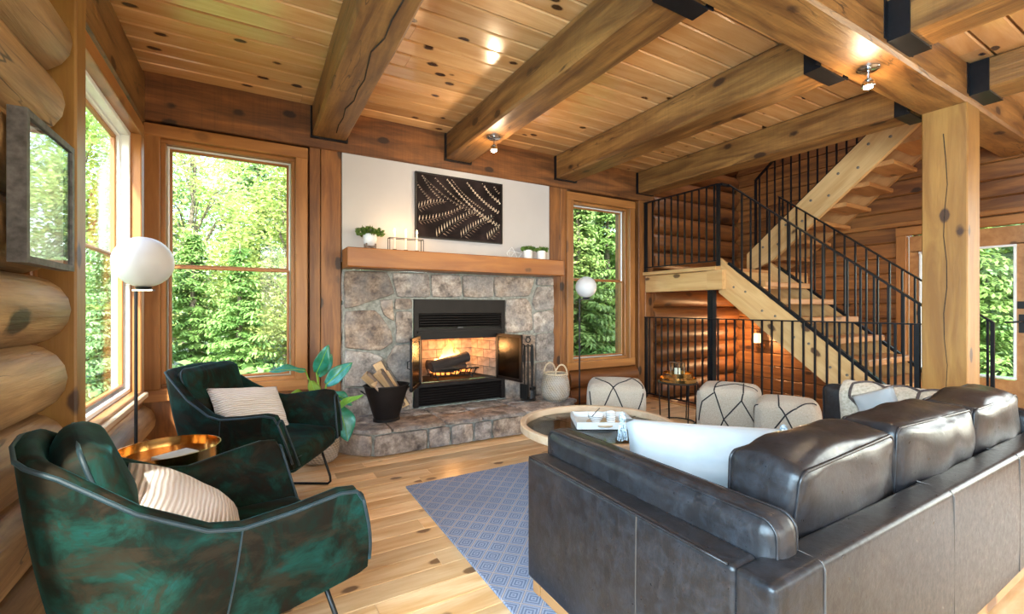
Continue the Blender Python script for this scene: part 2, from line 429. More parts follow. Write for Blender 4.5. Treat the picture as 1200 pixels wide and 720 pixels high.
leafmat('spruce_needle', (.10, .19, .07), (.26, .38, .17), .3, 1.1)
leafmat('undergrowth_leaf', (.10, .22, .05), (.28, .44, .12), .4, 1.3)
leafmat('pot_leaf', (.05, .14, .02), (.20, .32, .06), .2, 30)
t = NT('house_leaf'); n = t.noise(t.coord(), 9, 4, .6)
t.color(t.ramp(n, [(.32, (.012, .13, .05)), (.5, (.02, .20, .13)), (.68, (.06, .30, .30))])); t.set(Roughness=.3)
leafmat('house_leaf_young', (.16, .36, .03), (.30, .50, .06), .3, 9)

t = NT('window_glass'); t.n.remove(t.b); tr = t.new('BsdfTransparent'); gl = t.new('BsdfGlossy'); gl.inputs['Roughness'].default_value = .02
n = t.noise(t.coord(), 2, 2); t.lk(t.ramp(n, [(.3, (.95, .985, .975)), (.7, (.97, 1, .99))]), tr.inputs[0])
mx = t.new('MixShader'); t.lk(t.schlick(.012, .6), mx.inputs[0])
t.lk(tr.outputs[0], mx.inputs[1]); t.lk(gl.outputs[0], mx.inputs[2]); t.lk(mx.outputs[0], t.out.inputs[0])
t = NT('picture_glass'); t.n.remove(t.b); tr = t.new('BsdfTransparent'); gl = t.new('BsdfGlossy'); gl.inputs['Roughness'].default_value = .015
n = t.noise(t.coord(), 2, 2); t.lk(t.ramp(n, [(.3, .93), (.7, .96)]), tr.inputs[0])
mx = t.new('MixShader'); t.lk(t.schlick(.10, 1.0), mx.inputs[0])
t.lk(tr.outputs[0], mx.inputs[1]); t.lk(gl.outputs[0], mx.inputs[2]); t.lk(mx.outputs[0], t.out.inputs[0])
t = NT('smoked_glass'); t.n.remove(t.b); tr = t.new('BsdfTransparent'); gl = t.new('BsdfGlossy'); gl.inputs['Roughness'].default_value = .25
n = t.noise(t.coord(), 7, 4); t.lk(t.ramp(n, [(.3, (.10, .095, .09)), (.7, (.22, .21, .21))]), tr.inputs[0])
mx = t.new('MixShader'); t.lk(t.schlick(.03, .5), mx.inputs[0])
t.lk(tr.outputs[0], mx.inputs[1]); t.lk(gl.outputs[0], mx.inputs[2]); t.lk(mx.outputs[0], t.out.inputs[0])
t = NT('flame'); t.n.remove(t.b); em = t.new('Emission'); tr = t.new('BsdfTransparent'); sx_ = t.new('SeparateXYZ'); t.lk(t.coord(), sx_.inputs[0])
n = t.noise(t.coord(), 12, 3); zz = t.math('ADD', t.math('MULTIPLY', sx_.outputs['Z'], 3.2), t.math('MULTIPLY', n, .35))
t.lk(t.ramp(zz, [(.1, (1, .75, .30)), (.5, (1, .45, .08)), (.95, (.9, .2, .02))]), em.inputs[0]); em.inputs[1].default_value = 5
mx = t.new('MixShader'); t.lk(t.ramp(zz, [(.2, .75), (1, .15)]), mx.inputs[0]); t.lk(tr.outputs[0], mx.inputs[1]); t.lk(em.outputs[0], mx.inputs[2]); t.lk(mx.outputs[0], t.out.inputs[0])
# ---------------------------------------------------------------- the setting
XL, XR, YB, YR = -0.67, 6.75, 4.45, -3.2      # log face of the left wall, right wall, back wall face, rear wall
ZC = 3.085                                    # underside of the ceiling boards
BEAM_Z = 2.80

# floor: boards run along x, laid on a sub-floor with the stairwell left open
fl = MB(); fl.box((1.9, (YR + YB) / 2 + .3, -.05), (5.6, YB - YR + 1.2, .06)); fl.box((5.9, (YR + 1.5) / 2, -.05), (2.4, 1.5 - YR, .06))
floor = tag(fl.build('floor', 'plate_wood'), kind='structure')
rng = random.Random(3)
y = YR; W = .128
while y < YB - .01:
    x0, x1 = -.80, (6.75 if y + W < 1.5 else 4.70)
    near = y > .2
    x = x0 - (rng.random() * 1.2 if near else 0)
    while x < x1:
        L = rng.choice((1.7, 2.1, 2.5, 3.0)) if near else 8
        a = max(x, x0); b = min(x + L, x1)
        if x1 - b < .5: b = x1; L = b - x
        if b - a > .05: plank('floor_plank', ((a + b) / 2, y + W / 2, -.011), b - a - .002, W - .0025, .022, 'x', 'floor_wood', floor, .0025)
        x += L
    y += W
# ceiling: boards run along x
ce = MB(); ce.box((1.95, (YR + YB) / 2, ZC + .10), (5.8, YB - YR, .12)); ce.box((5.8, (YR + 1.5) / 2, ZC + .10), (1.9, 1.5 - YR, .12))
ceiling = tag(ce.build('ceiling', 'plate_wood'), kind='structure')
y = YB; W = .178
while y > YR + .01:
    x1 = 6.75 if y <= 1.5 else 4.84
    near = y > .3; x = -.85 - (rng.random() * 1.5 if near else 0)
    while x < x1:
        L = rng.choice((2.4, 3.1, 3.7)) if near else 9
        a = max(x, -.85); b = min(x + L, x1)
        if x1 - b < .6: b = x1; L = b - x
        if b - a > .05: plank('ceiling_plank', ((a + b) / 2, y - W / 2, ZC + .02), b - a - .002, W - .011, .04, 'x', 'ceiling_wood', ceiling, .008)
        x += L
    y -= W
tag(MB().box((5.85, 2.0, 5.25), (2.2, 5.4, .1)).build('ceiling_stairwell', 'ceiling_wood'), kind='structure')
tag(MB().box((4.90, 2.9, 4.2), (.08, 3.2, 2.0)).build('wall_loft', 'wall_wood'), kind='structure')
tag(MB().box((5.85, 1.30, 4.2), (2.0, .08, 2.0)).build('wall_loft_front', 'wall_wood'), kind='structure')

# back wall: core with openings for the two windows and the fireplace, then timbers on its face
wb_ = MB()
def wcore(x0, x1, z0, z1): wb_.box(((x0 + x1) / 2, 4.62, (z0 + z1) / 2), (x1 - x0, .20, z1 - z0))
wcore(-.89, -.66, -.1, 3.2); wcore(-.66, .35, -.1, .56); wcore(-.66, .35, 2.62, 3.2); wcore(.35, .75, -.1, 3.2)
wcore(.75, 3.08, 1.7, 3.2); wcore(3.08, 3.42, -.1, 3.2); wcore(3.42, 4.40, -.1, .53); wcore(3.42, 4.40, 2.61, 3.2); wcore(4.40, 6.9, -1.6, 5.2)
wall_back = tag(wb_.build('wall_back', 'wall_wood'), kind='structure')
plank('top_plate', (2.0, 4.50, 2.90), 5.72, .385, .13, 'xz', 'plate_wood', wall_back, .008)
def vboard(x0, x1, z0, z1, yf=4.45, th=.09, mat='wall_wood', name='vertical_board'):
    plank(name, ((x0 + x1) / 2, yf + th / 2, (z0 + z1) / 2), z1 - z0, x1 - x0 - .003, th, 'z', mat, wall_back, .004)
for x0, x1 in ((-.86, -.77), (.44, .535), (.538, .715), (3.10, 3.25), (3.252, 3.395)): vboard(x0, x1, 0, 2.705)
vboard(4.575, 4.70, 0, 2.74); vboard(4.703, 4.86, 0, 2.74)
for x0, x1 in ((-.77, -.36), (-.36, .06), (.06, .44)): vboard(x0, x1, 0, .50, 4.46, .07)
def log_mesh(L, r, seed, mat, name='log', dome=.05):
    mb = MB(); n = 18; k = max(6, int(L / .22)); ks = [-1.0] + [-.985 + 1.97 * i / k for i in range(k + 1)] + [1.0]
    pts = []; rr = []
    for i, a in enumerate(ks):
        pts.append((a * L / 2, .006 * mnoise.noise(Vector((a * L, seed, 0))), .006 * mnoise.noise(Vector((a * L, seed, 9)))))
        rr.append(r * (1 + .035 * mnoise.noise(Vector((a * L * 1.3, seed * 3.1, 4)))) * (.93 if abs(a) == 1 else 1))
    mb.tube(pts, rr, n)
    return mb.mesh(name, mat, True)
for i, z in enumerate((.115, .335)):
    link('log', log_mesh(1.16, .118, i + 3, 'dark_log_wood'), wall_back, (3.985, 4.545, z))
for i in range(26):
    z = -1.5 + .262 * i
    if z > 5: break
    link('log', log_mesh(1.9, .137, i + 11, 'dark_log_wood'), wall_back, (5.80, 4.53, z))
# white plastered panel over the mantel
tag(MB().box((1.908, 4.49, 2.2), (2.37, .06, 1.04)).build('wall_chimney_breast', 'white_wall'), kind='structure')

# left wall: stacked logs, a post, and a window towards the corner
lw = MB(); lw.box((-.92, 1.70, 1.5), (.12, 1.7, 3.2)); lw.box((-.92, -2.9, 1.5), (.12, .6, 3.2)); lw.box((-.92, -.85, .20), (.12, 3.5, .60)); lw.box((-.92, -.85, 2.8), (.12, 3.5, .6)); lw.box((-.92, 3.5, .20), (.12, 2.0, .60)); lw.box((-.86, 4.45, 1.6), (.08, .14, 3.0)); lw.box((-.92, 3.5, 2.95), (.12, 2.0, .5))
wall_left = tag(lw.build('wall_left', 'wall_wood'), kind='structure')
for i in range(11):
    z = .12 + .28 * i; e = 2.535 + (.04, -.02, .03, .0, .05, -.03, .02, -.02, .04, .0, .02)[i]
    r = (.143, .146, .142, .147, .145, .143, .146, .144, .15, .146, .145)[i]
    s0 = .95 if .5 < z < 2.5 else YR
    link('log', log_mesh(e - s0, r, i + 60, 'log_wood'), wall_left, (-.812, (s0 + e) / 2, z), (0, 0, R(90)))
for i, z in enumerate((.12, .36)):
    link('log', log_mesh(1.68, .135, i + 90, 'log_wood'), wall_left, (-.80, 3.62, z), (0, 0, R(90)))
plank('wall_post', (-.735, 2.675, 1.33), 2.66, .13, .15, 'zy', 'post_wood', wall_left, .008)
plank('wall_post', (-.83, 2.585, 1.33), 2.66, .06, .10, 'zy', 'wall_wood', wall_left, .006)
plank('corner_post', (-.79, 4.34, 1.33), 2.66, .17, .10, 'zy', 'wall_wood', wall_left, .006)
link('wall_plate_log', plank_mesh(YB - YR, .42, .20, .03, 'wall_plate_log', 'beam_wood'), wall_left, (-.83, (YB + YR) / 2, 2.87), AX['yz'])

# right wall: horizontal boards, the entry door and a tall side window
rw = MB()
def rcore(y0, y1, z0, z1): rw.box((XR + .12, (y0 + y1) / 2, (z0 + z1) / 2), (.12, y1 - y0, z1 - z0))
rcore(2.28, 4.75, -1.6, 5.2); rcore(1.28, 2.28, 2.12, 5.2); rcore(.2, 1.28, -.1, 5.2); rcore(-2.6, .2, -.1, .45); rcore(-2.6, .2, 2.55, 3.3); rcore(YR, -2.6, -.1, 3.3)
wall_right = tag(rw.build('wall_right', 'wall_wood'), kind='structure')
z = -1.5
while z < 5.0:
    segs = [(1.30, YB)] if z > 2.2 else ([(2.36, YB)])
    if z > 0: segs.append((.2, 1.20 if z < 2.2 else 1.30))
    for a, b in segs: plank('wall_board', (XR + .03, (a + b) / 2, z + .093), b - a, .184, .06, 'yz', 'wall_wood', wall_right, .012)
    z += .186
# stairwell below floor level
sw = MB(); sw.box((5.75, 1.50, -.85), (2.1, .08, 1.5)); sw.box((4.74, 3.0, -.87), (.06, 3.0, 1.5)); sw.box((5.75, 3.0, -1.65), (2.2, 3.1, .1))
tag(sw.build('wall_stairwell', 'wall_wood'), kind='structure')
tag(MB().box((4.70, 2.98, -.11), (.035, 2.95, .26)).build('trim_1', 'tread_wood'), kind='structure')
# rear wall with tall windows (behind the camera)
rr_ = MB()
for (x0, x1, z0, z1) in ((-1, .15, -.1, 3.3), (5.65, 6.9, -.1, 3.3), (.15, 5.65, -.1, .4), (.15, 5.65, 2.7, 3.3), (1.9, 2.05, .4, 2.7), (3.75, 3.9, .4, 2.7)):
    rr_.box(((x0 + x1) / 2, YR - .06, (z0 + z1) / 2), (x1 - x0, .12, z1 - z0))
tag(rr_.build('wall_rear', 'wall_wood'), kind='structure')

# unseen slab added outside the rear windows to keep direct sun out
tag(MB().box((2.9, -5.0, 3.3), (9.0, 3.6, .12)).build('sun_block_slab', 'ceiling_wood'), kind='structure')
# windows -----------------------------------------------------------------
def casing(o, x0, x1, z0, z1, w, fn, mat='trim_wood', th=.05, d=0.0, name='casing'):
    """four mitre-free boards around an opening; fn maps (a, z, depth) to a place and gives the axes"""
    fn(name, (x0 + x1) / 2, z1 + w / 2, x1 - x0 + 2 * w, w, th, d, True, o, mat); fn(name, (x0 + x1) / 2, z0 - w / 2, x1 - x0 + 2 * w, w, th, d, True, o, mat)
    fn(name, x0 - w / 2, (z0 + z1) / 2, z1 - z0, w, th, d, False, o, mat); fn(name, x1 + w / 2, (z0 + z1) / 2, z1 - z0, w, th, d, False, o, mat)
def on_back(name, a, z, L, W, T, d, hor, o, mat):
    plank(name, (a, 4.45 + d + T / 2, z), L, W - .002, T, 'xz' if hor else 'z', mat, o, .005)
def on_left(name, a, z, L, W, T, d, hor, o, mat):
    plank(name, (-.73 - d - T / 2, a, z), L, W - .002, T, 'yz' if hor else 'zy', mat, o, .005)
def on_right(name, a, z, L, W, T, d, hor, o, mat):
    plank(name, (XR + d + T / 2, a, z), L, W - .002, T, 'yz' if hor else 'zy', mat, o, .005)
def window(name, x0, x1, z0, z1, rail, fn, gl, jm='trim_wood', jt=.14):
    o = bpy.data.objects.new(name, None); COL.objects.link(o); tag(o, kind='structure')
    casing(o, x0 - .035, x1 + .035, z0 - .035, z1 + .035, .10, fn, d=-.03, th=.08)
    casing(o, x0 - .005, x1 + .005, z0 - .005, z1 + .005, .035, fn, jm, d=.03, th=jt, name='jamb')
    casing(o, x0 + .012, x1 - .012, z0 + .012, z1 - .012, .016, fn, 'white_vinyl', d=.08, th=.03, name='track')
    casing(o, x0 + .03, x1 - .03, z0 + .03, rail - .02, .022, fn, d=.06, th=.03, name='lower_sash')
    casing(o, x0 + .03, x1 - .03, rail + .02, z1 - .03, .022, fn, d=.10, th=.03, name='upper_sash')
    for a, b, dd in ((z0, rail, .075), (rail, z1, .115)):
        gl(o, x0, x1, a + .015, b - .015, dd)
    return o
def gl_back(o, x0, x1, a, b, dd): MB().box(((x0 + x1) / 2, 4.45 + dd, (a + b) / 2), (x1 - x0 - .03, .004, b - a)).build('pane', 'window_glass', o)
def gl_left(o, x0, x1, a, b, dd): MB().box((-.73 - dd, (x0 + x1) / 2, (a + b) / 2), (.004, x1 - x0 - .03, b - a)).build('pane', 'window_glass', o)
window('window_2', -.60, .29, .64, 2.55, 1.58, on_back, gl_back)
window('window_3', 3.47, 4.345, .60, 2.54, 1.60, on_back, gl_back)
w1 = window('window_1', 2.90, 4.10, .68, 2.46, 1.60, on_left, gl_left, 'white_vinyl', .10)
plank('sill', (-.74, 3.5, .60), 1.45, .13, .045, 'y', 'pale_wood', w1, .008)
window('window_5', -2.5, .80, .62, 2.38, 1.5, on_left, gl_left)
# side window (behind the camera, right wall)
def gl_right(o, x0, x1, a, b, dd): MB().box((XR + dd, (x0 + x1) / 2, (a + b) / 2), (.004, x1 - x0 - .03, b - a)).build('pane', 'window_glass', o)
window('window_4', -2.56, .16, .5, 2.5, 1.5, on_right, gl_right)
# entry door in the right wall
d1 = bpy.data.objects.new('door_1', None); COL.objects.link(d1); tag(d1, kind='structure')
casing(d1, 1.29, 2.27, .0, 2.10, .10, on_right, d=-.03, th=.08)
DY0, DY1 = 1.30, 2.26
MB().box((XR + .06, (DY0 + DY1) / 2, .25), (.045, DY1 - DY0, .48)).build('bottom_rail', 'tread_wood', d1)
MB().box((XR + .06, (DY0 + DY1) / 2, 1.995), (.045, DY1 - DY0, .19)).build('top_rail', 'tread_wood', d1)
MB().box((XR + .06, DY0 + .05, 1.2), (.045, .10, 1.42)).build('stile', 'tread_wood', d1)
MB().box((XR + .06, DY1 - .05, 1.2), (.045, .10, 1.42)).build('stile', 'tread_wood', d1)
casing(d1, DY0 + .115, DY1 - .115, .525, 1.875, .025, on_right, 'white_vinyl', d=.02, th=.05, name='glazing_bead')
MB().box((XR + .06, (DY0 + DY1) / 2, 1.2), (.006, DY1 - DY0 - .2, 1.40)).build('pane', 'window_glass', d1)
hd = MB(); hd.box((XR + .03, DY0 + .05, 1.08), (.012, .05, .19)); hd.tube([(XR + .02, DY0 + .05, 1.10), (XR - .03, DY0 + .05, 1.10), (XR - .035, DY0 + .06, 1.10), (XR - .035, DY0 + .16, 1.09)], .010, 8)
hd.build('handle', 'wire_black', d1); MB().box((XR + .03, DY0 + .05, 1.27), (.02, .07, .075)).build('deadbolt', 'wire_black', d1)
plank('trim_2', (XR - .05, 2.0, 2.235), 1.9, .05, .05, 'y', 'trim_wood', None)
bpy.data.objects['trim_2']['kind'] = 'structure'

# beams --------------------------------------------------------------------
def hanger(mb, x0, x1, y, sgn, z, h=.30, d=.11):
    """steel joist hanger: two cheeks and a seat, mouth towards sgn*y"""
    t = .012
    for x in (x0 - t / 2, x1 + t / 2): mb.box((x, y + sgn * d / 2, z + h / 2), (t, d, h))
    mb.box(((x0 + x1) / 2, y + sgn * d / 2, z - t / 2), (x1 - x0 + 2 * t, d, t))
    mb.box((x0 - .03, y + sgn * .004, z + h / 2), (.05, .008, h)); mb.box((x1 + .03, y + sgn * .004, z + h / 2), (.05, .008, h))
    return mb
def hewn(L, W, T, seed, mat, name, ch=.018):
    """rough-hewn timber: chamfered section wandering a little along its length"""
    mb = MB(); k = 14; w, t = W / 2, T / 2
    prof = [(-w + ch, -t), (w - ch, -t), (w, -t + ch), (w, t - ch), (w - ch, t), (-w + ch, t), (-w, t - ch), (-w, -t + ch)]
    for i in range(k + 1):
        x = -L / 2 + L * i / k
        for j, (a, b) in enumerate(prof):
            q = Vector((x * 1.7, j // 2 * 5.1, seed)); mb.v.append((x, a + .007 * mnoise.noise(q), b + (.007 * mnoise.noise(q + Vector((0, 0, 40))) if b < 0 else 0)))
    for i in range(k):
        for j in range(8): mb.f.append((i * 8 + j, i * 8 + (j + 1) % 8, (i + 1) * 8 + (j + 1) % 8, (i + 1) * 8 + j))
    mb.f.append(tuple(range(8))); mb.f.append(tuple(range(k * 8, k * 8 + 8)))
    return mb.mesh(name, mat)
bh = ZC - BEAM_Z
for i, (x0, x1, lab) in enumerate(((.46, .755, 'rough timber ceiling beam with a long crack, between the left window and the white panel'),
                                   (1.75, 2.03, 'timber ceiling beam above the fern picture, with a small spotlight under it'),
                                   (3.16, 3.46, 'timber ceiling beam that meets the back wall beside the right-hand window'),
                                   (4.52, 4.80, 'timber ceiling beam in line with the wooden post, over the stair railing'))):
    t = thing('ceiling_beam', lab, 'beam', ((x0 + x1) / 2, 0, 0))
    L = YB - 1.5 - .01
    link('timber', hewn(L, x1 - x0, bh, i * 3.3, 'beam_wood', 'timber'), t, (0, 1.505 + L / 2, BEAM_Z + bh / 2), AX['y'])
    mb = hanger(MB(), -(x1 - x0) / 2, (x1 - x0) / 2, YB, -1, BEAM_Z, .27, .05); mb.build('joist_hanger', 'black_steel', t)
    mb = hanger(MB(), -(x1 - x0) / 2, (x1 - x0) / 2, 1.5, 1, BEAM_Z, .27, .10); mb.build('joist_hanger', 'black_steel', t)
    if i == 0:
        cr = MB(); pr = random.Random(5); pts = [(.03 + .02 * pr.uniform(-1, 1), 1.7 + .18 * k, BEAM_Z - .003) for k in range(15)]
        cr.tube(pts, .0045, 5); cr.build('crack', 'soil', t)
g = thing('girder_beam', 'heavy timber girder crossing the room on top of the square wooden post', 'beam', (3.0, 1.35, 0))
link('timber', hewn(7.6, .30, ZC - BEAM_Z, 9.1, 'beam_wood', 'timber'), g, (0, 0, BEAM_Z + (ZC - BEAM_Z) / 2))
for i, (x0, x1, lab) in enumerate(((3.29, 3.59, 'short timber beam on a black steel hanger, on the door side of the girder, nearer the windows'),
                                   (4.66, 4.96, 'short timber beam on a black steel hanger right beside the top of the wooden post'))):
    t = thing('ceiling_beam', lab, 'beam', ((x0 + x1) / 2, 0, 0)); L = 4.3
    link('timber', hewn(L, x1 - x0, bh - .045, 20 + i * 3.3, 'beam_wood', 'timber'), t, (0, 1.195 - L / 2, 2.845 + (bh - .045) / 2), AX['y'])
    hanger(MB(), -(x1 - x0) / 2, (x1 - x0) / 2, 1.2, -1, 2.845, .23, .11).build('joist_hanger', 'black_steel', t)
t = thing('timber_post', 'square knotty timber post standing under the girder beside the stairs', 'post', (4.79, 1.34, 0))
link('shaft', hewn(BEAM_Z - .002, .27, .27, 51, 'post_wood', 'shaft', .008), t, (0, 0, BEAM_Z / 2), AX['z'])
cr = MB(); cr.tube([(-.136, -.01 + .012 * math.sin(k * 1.7), .2 + .2 * k) for k in range(13)], .003, 5); cr.build('crack', 'soil', t)

def spot(loc, label):
    t = thing('ceiling_spotlight', label, 'spotlight', loc)
    MB().lathe([(.0, 0), (.062, 0), (.062, -.008), (.05, -.018), (.0, -.02)], 24).build('base_plate', 'chrome', t, smooth=True)
    MB().tube([(0, 0, -.018), (0, 0, -.075)], .008, 8).build('stem', 'chrome', t)
    MB().lathe([(.012, -.07), (.03, -.085), (.038, -.12), (.036, -.122), (.0, -.11)], 20).build('lamp_head', 'chrome', t, smooth=True)
    MB().lathe([(.0, -.112), (.022, -.118), (.024, -.13), (.0, -.142)], 16).build('bulb', 'bulb', t, smooth=True)
    l = light('spotlight_lamp', 'POINT', (0, 0, -.19), (0, 0, 0), 9, (1, .74, .46), shadow_soft_size=.03); l.parent = t
spot((1.90, 3.62, BEAM_Z), 'small round chrome spotlight, lit, under the beam above the fern picture')
spot((3.45, 1.36, BEAM_Z), 'small round chrome spotlight, lit, under the heavy girder')
# ---------------------------------------------------------------- stone fireplace with raised hearth
FY = 4.40
fp = thing('stone_fireplace', 'fieldstone fireplace with a raised flagstone hearth between the two back windows', 'fireplace', (1.92, 4.3, 0))
def FPL(x, y, z): return Vector((x - 1.92, y - 4.3, z))
core = MB()
for x0, x1, z0, z1 in ((.725, 1.395, .0, 1.605), (2.445, 3.125, .0, 1.605), (1.395, 2.445, 1.33, 1.605), (1.395, 2.445, 0, .225)):
    core.box(FPL((x0 + x1) / 2, 4.66, (z0 + z1) / 2), (x1 - x0, .48, z1 - z0))
hp = [(.63, 4.42), (.63, 4.06), (.86, 3.80), (2.45, 3.77), (3.05, 3.92), (3.12, 4.42)]
core.prism([(a + (.012 if a < 1 else -.012), b + .014) for a, b in hp], 0, .185, lambda a, b, d: FPL(a, b, d))
core.build('mortar', 'mortar', fp)
def stone_mesh(poly, depth, seed, place, rings=((1.0, -.02), (1.0, .55), (.965, .92), (.75, 1.0)), step=.05):
    """pillowed stone: polygon boundary resampled and roughened, rings stepping in to a domed face"""
    rs = random.Random(seed); cx = sum(p[0] for p in poly) / len(poly); cy = sum(p[1] for p in poly) / len(poly)
    b = []
    for i, p in enumerate(poly):
        q = poly[(i + 1) % len(poly)]; L = math.hypot(q[0] - p[0], q[1] - p[1]); k = max(1, int(L / step))
        for j in range(k):
            u = j / k; b.append((p[0] + (q[0] - p[0]) * u, p[1] + (q[1] - p[1]) * u))
    b = [(x + rs.uniform(-.004, .004), y + rs.uniform(-.004, .004)) for x, y in b]
    n = len(b); sm = [((b[i - 1][0] + 6 * b[i][0] + b[(i + 1) % n][0]) / 8, (b[i - 1][1] + 6 * b[i][1] + b[(i + 1) % n][1]) / 8) for i in range(n)]
    mb = MB()
    for s, d in rings:
        for x, y in sm:
            u = cx + (x - cx) * s; v = cy + (y - cy) * s
            dd = d * depth + (.010 * mnoise.noise(Vector((u * 9, v * 9, seed))) + .006 * mnoise.noise(Vector((u * 25, v * 25, seed))) if s < .99 else 0)
            mb.v.append(tuple(place(u, v, dd)))
    k = len(rings)
    for i in range(k - 1):
        for j in range(n): mb.f.append((i * n + j, i * n + (j + 1) % n, (i + 1) * n + (j + 1) % n, (i + 1) * n + j))
    mb.v.append(tuple(place(cx, cy, depth))); c = len(mb.v) - 1
    for j in range(n): mb.f.append(((k - 1) * n + j, (k - 1) * n + (j + 1) % n, c))
    return mb.mesh('stone', 'stone', True)
STONES = [[(.738, 1.585), (1.126, 1.592), (1.164, 1.493), (1.21, 1.385), (1.077, 1.341), (.869, 1.27), (.738, 1.23)], [(1.18, 1.585), (1.556, 1.585), (1.57, 1.355), (1.232, 1.351)],
 [(1.582, 1.585), (1.905, 1.585), (1.925, 1.362), (1.594, 1.355)], [(1.93, 1.585), (2.295, 1.585), (2.30, 1.362), (1.948, 1.358)], [(2.315, 1.585), (2.85, 1.585), (2.77, 1.38), (2.322, 1.362)],
 [(1.06, 1.318), (1.185, 1.325), (1.185, 1.22), (1.205, 1.107), (1.10, 1.175)], [(1.21, 1.33), (1.384, 1.33), (1.384, 1.232), (1.21, 1.228)],
 [(1.222, 1.204), (1.384, 1.204), (1.38, .896), (1.22, .89), (1.225, 1.03), (1.215, 1.13)], [(.742, 1.205), (1.012, 1.217), (1.072, 1.162), (1.175, 1.007), (1.187, .90), (1.061, .828), (.742, .868)],
 [(.742, .842), (.964, .812), (1.095, .762), (1.09, .545), (1.02, .485), (.742, .515)], [(1.215, .871), (1.38, .87), (1.38, .48), (1.25, .505), (1.118, .70)],
 [(.738, .49), (1.02, .455), (1.085, .49), (1.095, .20), (.738, .20)], [(1.118, .51), (1.38, .455), (1.38, .20), (1.118, .20)],
 [(2.46, 1.335), (2.735, 1.345), (2.80, 1.26), (2.82, .978), (2.46, .955)], [(2.885, 1.488), (3.118, 1.495), (3.118, 1.235), (2.86, 1.205), (2.815, 1.29)],
 [(2.87, 1.185), (3.118, 1.212), (3.118, .962), (2.845, .945), (2.828, 1.16)], [(2.875, 1.585), (3.118, 1.588), (3.118, 1.513), (2.87, 1.508)],
 [(2.87, .926), (3.118, .94), (3.118, .622), (2.868, .612)], [(2.63, .93), (2.852, .92), (2.845, .618), (2.63, .63)], [(2.868, .592), (3.118, .6), (3.118, .20), (2.868, .20)],
 [(2.458, .937), (2.612, .93), (2.612, .632), (2.458, .64)], [(2.458, .618), (2.846, .598), (2.846, .20), (2.458, .20)]]
for i, s in enumerate(STONES):
    cx_ = sum(p[0] for p in s) / len(s); cz_ = sum(p[1] for p in s) / len(s)
    s = [(p[0] + .004 * (1 if p[0] > cx_ else -1), p[1] + .004 * (1 if p[1] > cz_ else -1)) for p in s]
    link('stone', stone_mesh(s, .032, i * 1.7, lambda a, b, d: FPL(a, 4.425 - d, b)), fp)
# left flank of the chimney
for i, (z0, z1) in enumerate(((.22, .55), (.57, .95), (.97, 1.28), (1.30, 1.59))):
    link('stone', stone_mesh([(4.43, z0), (4.445, z0), (4.445, z1), (4.43, z1)], .012, 70 + i, lambda a, b, d: FPL(.728 - d, a, b)), fp)
# hearth: front blocks and the flags on top
def along(p, q, u0, u1, z0, z1, seed):
    dx, dy = q[0] - p[0], q[1] - p[1]; L = math.hypot(dx, dy); nx, ny = dy / L, -dx / L
    link('hearth_block', stone_mesh([(u0, z0), (u1, z0), (u1, z1), (u0, z1)], .022, seed, lambda a, b, d: FPL(p[0] + dx * a / L + nx * d, p[1] + dy * a / L + ny * d, b)), fp)
segs = [((.63, 4.42), (.63, 4.06), [0, .35]), ((.63, 4.06), (.86, 3.80), [0, .345]), ((.86, 3.80), (2.45, 3.77), [0, .47, .68, .91, 1.10, 1.46, 1.585]), ((2.45, 3.77), (3.05, 3.92), [0, .33, .61]), ((3.05, 3.92), (3.12, 4.42), [0, .5])]
for k, (p, q, us) in enumerate(segs):
    for j in range(len(us) - 1): along(p, q, us[j] + .008, us[j + 1] - .008, .004, .178, k * 10 + j + 200)
xs = [.60, 1.02, 1.50, 1.86, 2.34, 2.78, 3.15]
def hfront(x):
    P = [(.60, 4.06), (.85, 3.775), (2.45, 3.74), (3.07, 3.895), (3.16, 4.0)]
    for a, b in zip(P, P[1:]):
        if x <= b[0]: return a[1] + (b[1] - a[1]) * (x - a[0]) / (b[0] - a[0])
    return P[-1][1]
for j in range(6):
    x0, x1 = xs[j] + .006, xs[j + 1] - .006
    ym = 4.10 + .05 * math.sin(j * 2.1); mids = [x0, (x0 + x1) / 2, x1] if j else [x0, .85, x1]
    fr_ = [(x, hfront(x)) for x in mids]
    link('flagstone', stone_mesh(fr_ + [(x1, ym), (x0, ym + .02)], .03, 300 + j, lambda a, b, d: FPL(a, b, .19 + d), ((1.0, 0), (1.0, .8), (.95, 1.0), (.5, 1.0))), fp)
    link('flagstone', stone_mesh([(x0, ym + .032), (x1, ym + .012), (x1, 4.42), (x0, 4.42)], .03, 320 + j, lambda a, b, d: FPL(a, b, .19 + d), ((1.0, 0), (1.0, .8), (.95, 1.0), (.5, 1.0))), fp)

# mantel
mt = thing('mantel_shelf', 'thick orange-brown wooden mantel beam over the stone fireplace', 'mantel', (1.9, 4.29, 1.604))
link('beam', hewn(2.36, .29, .178, 77, 'mantel_wood', 'beam', .008), mt, (0, 0, .091))

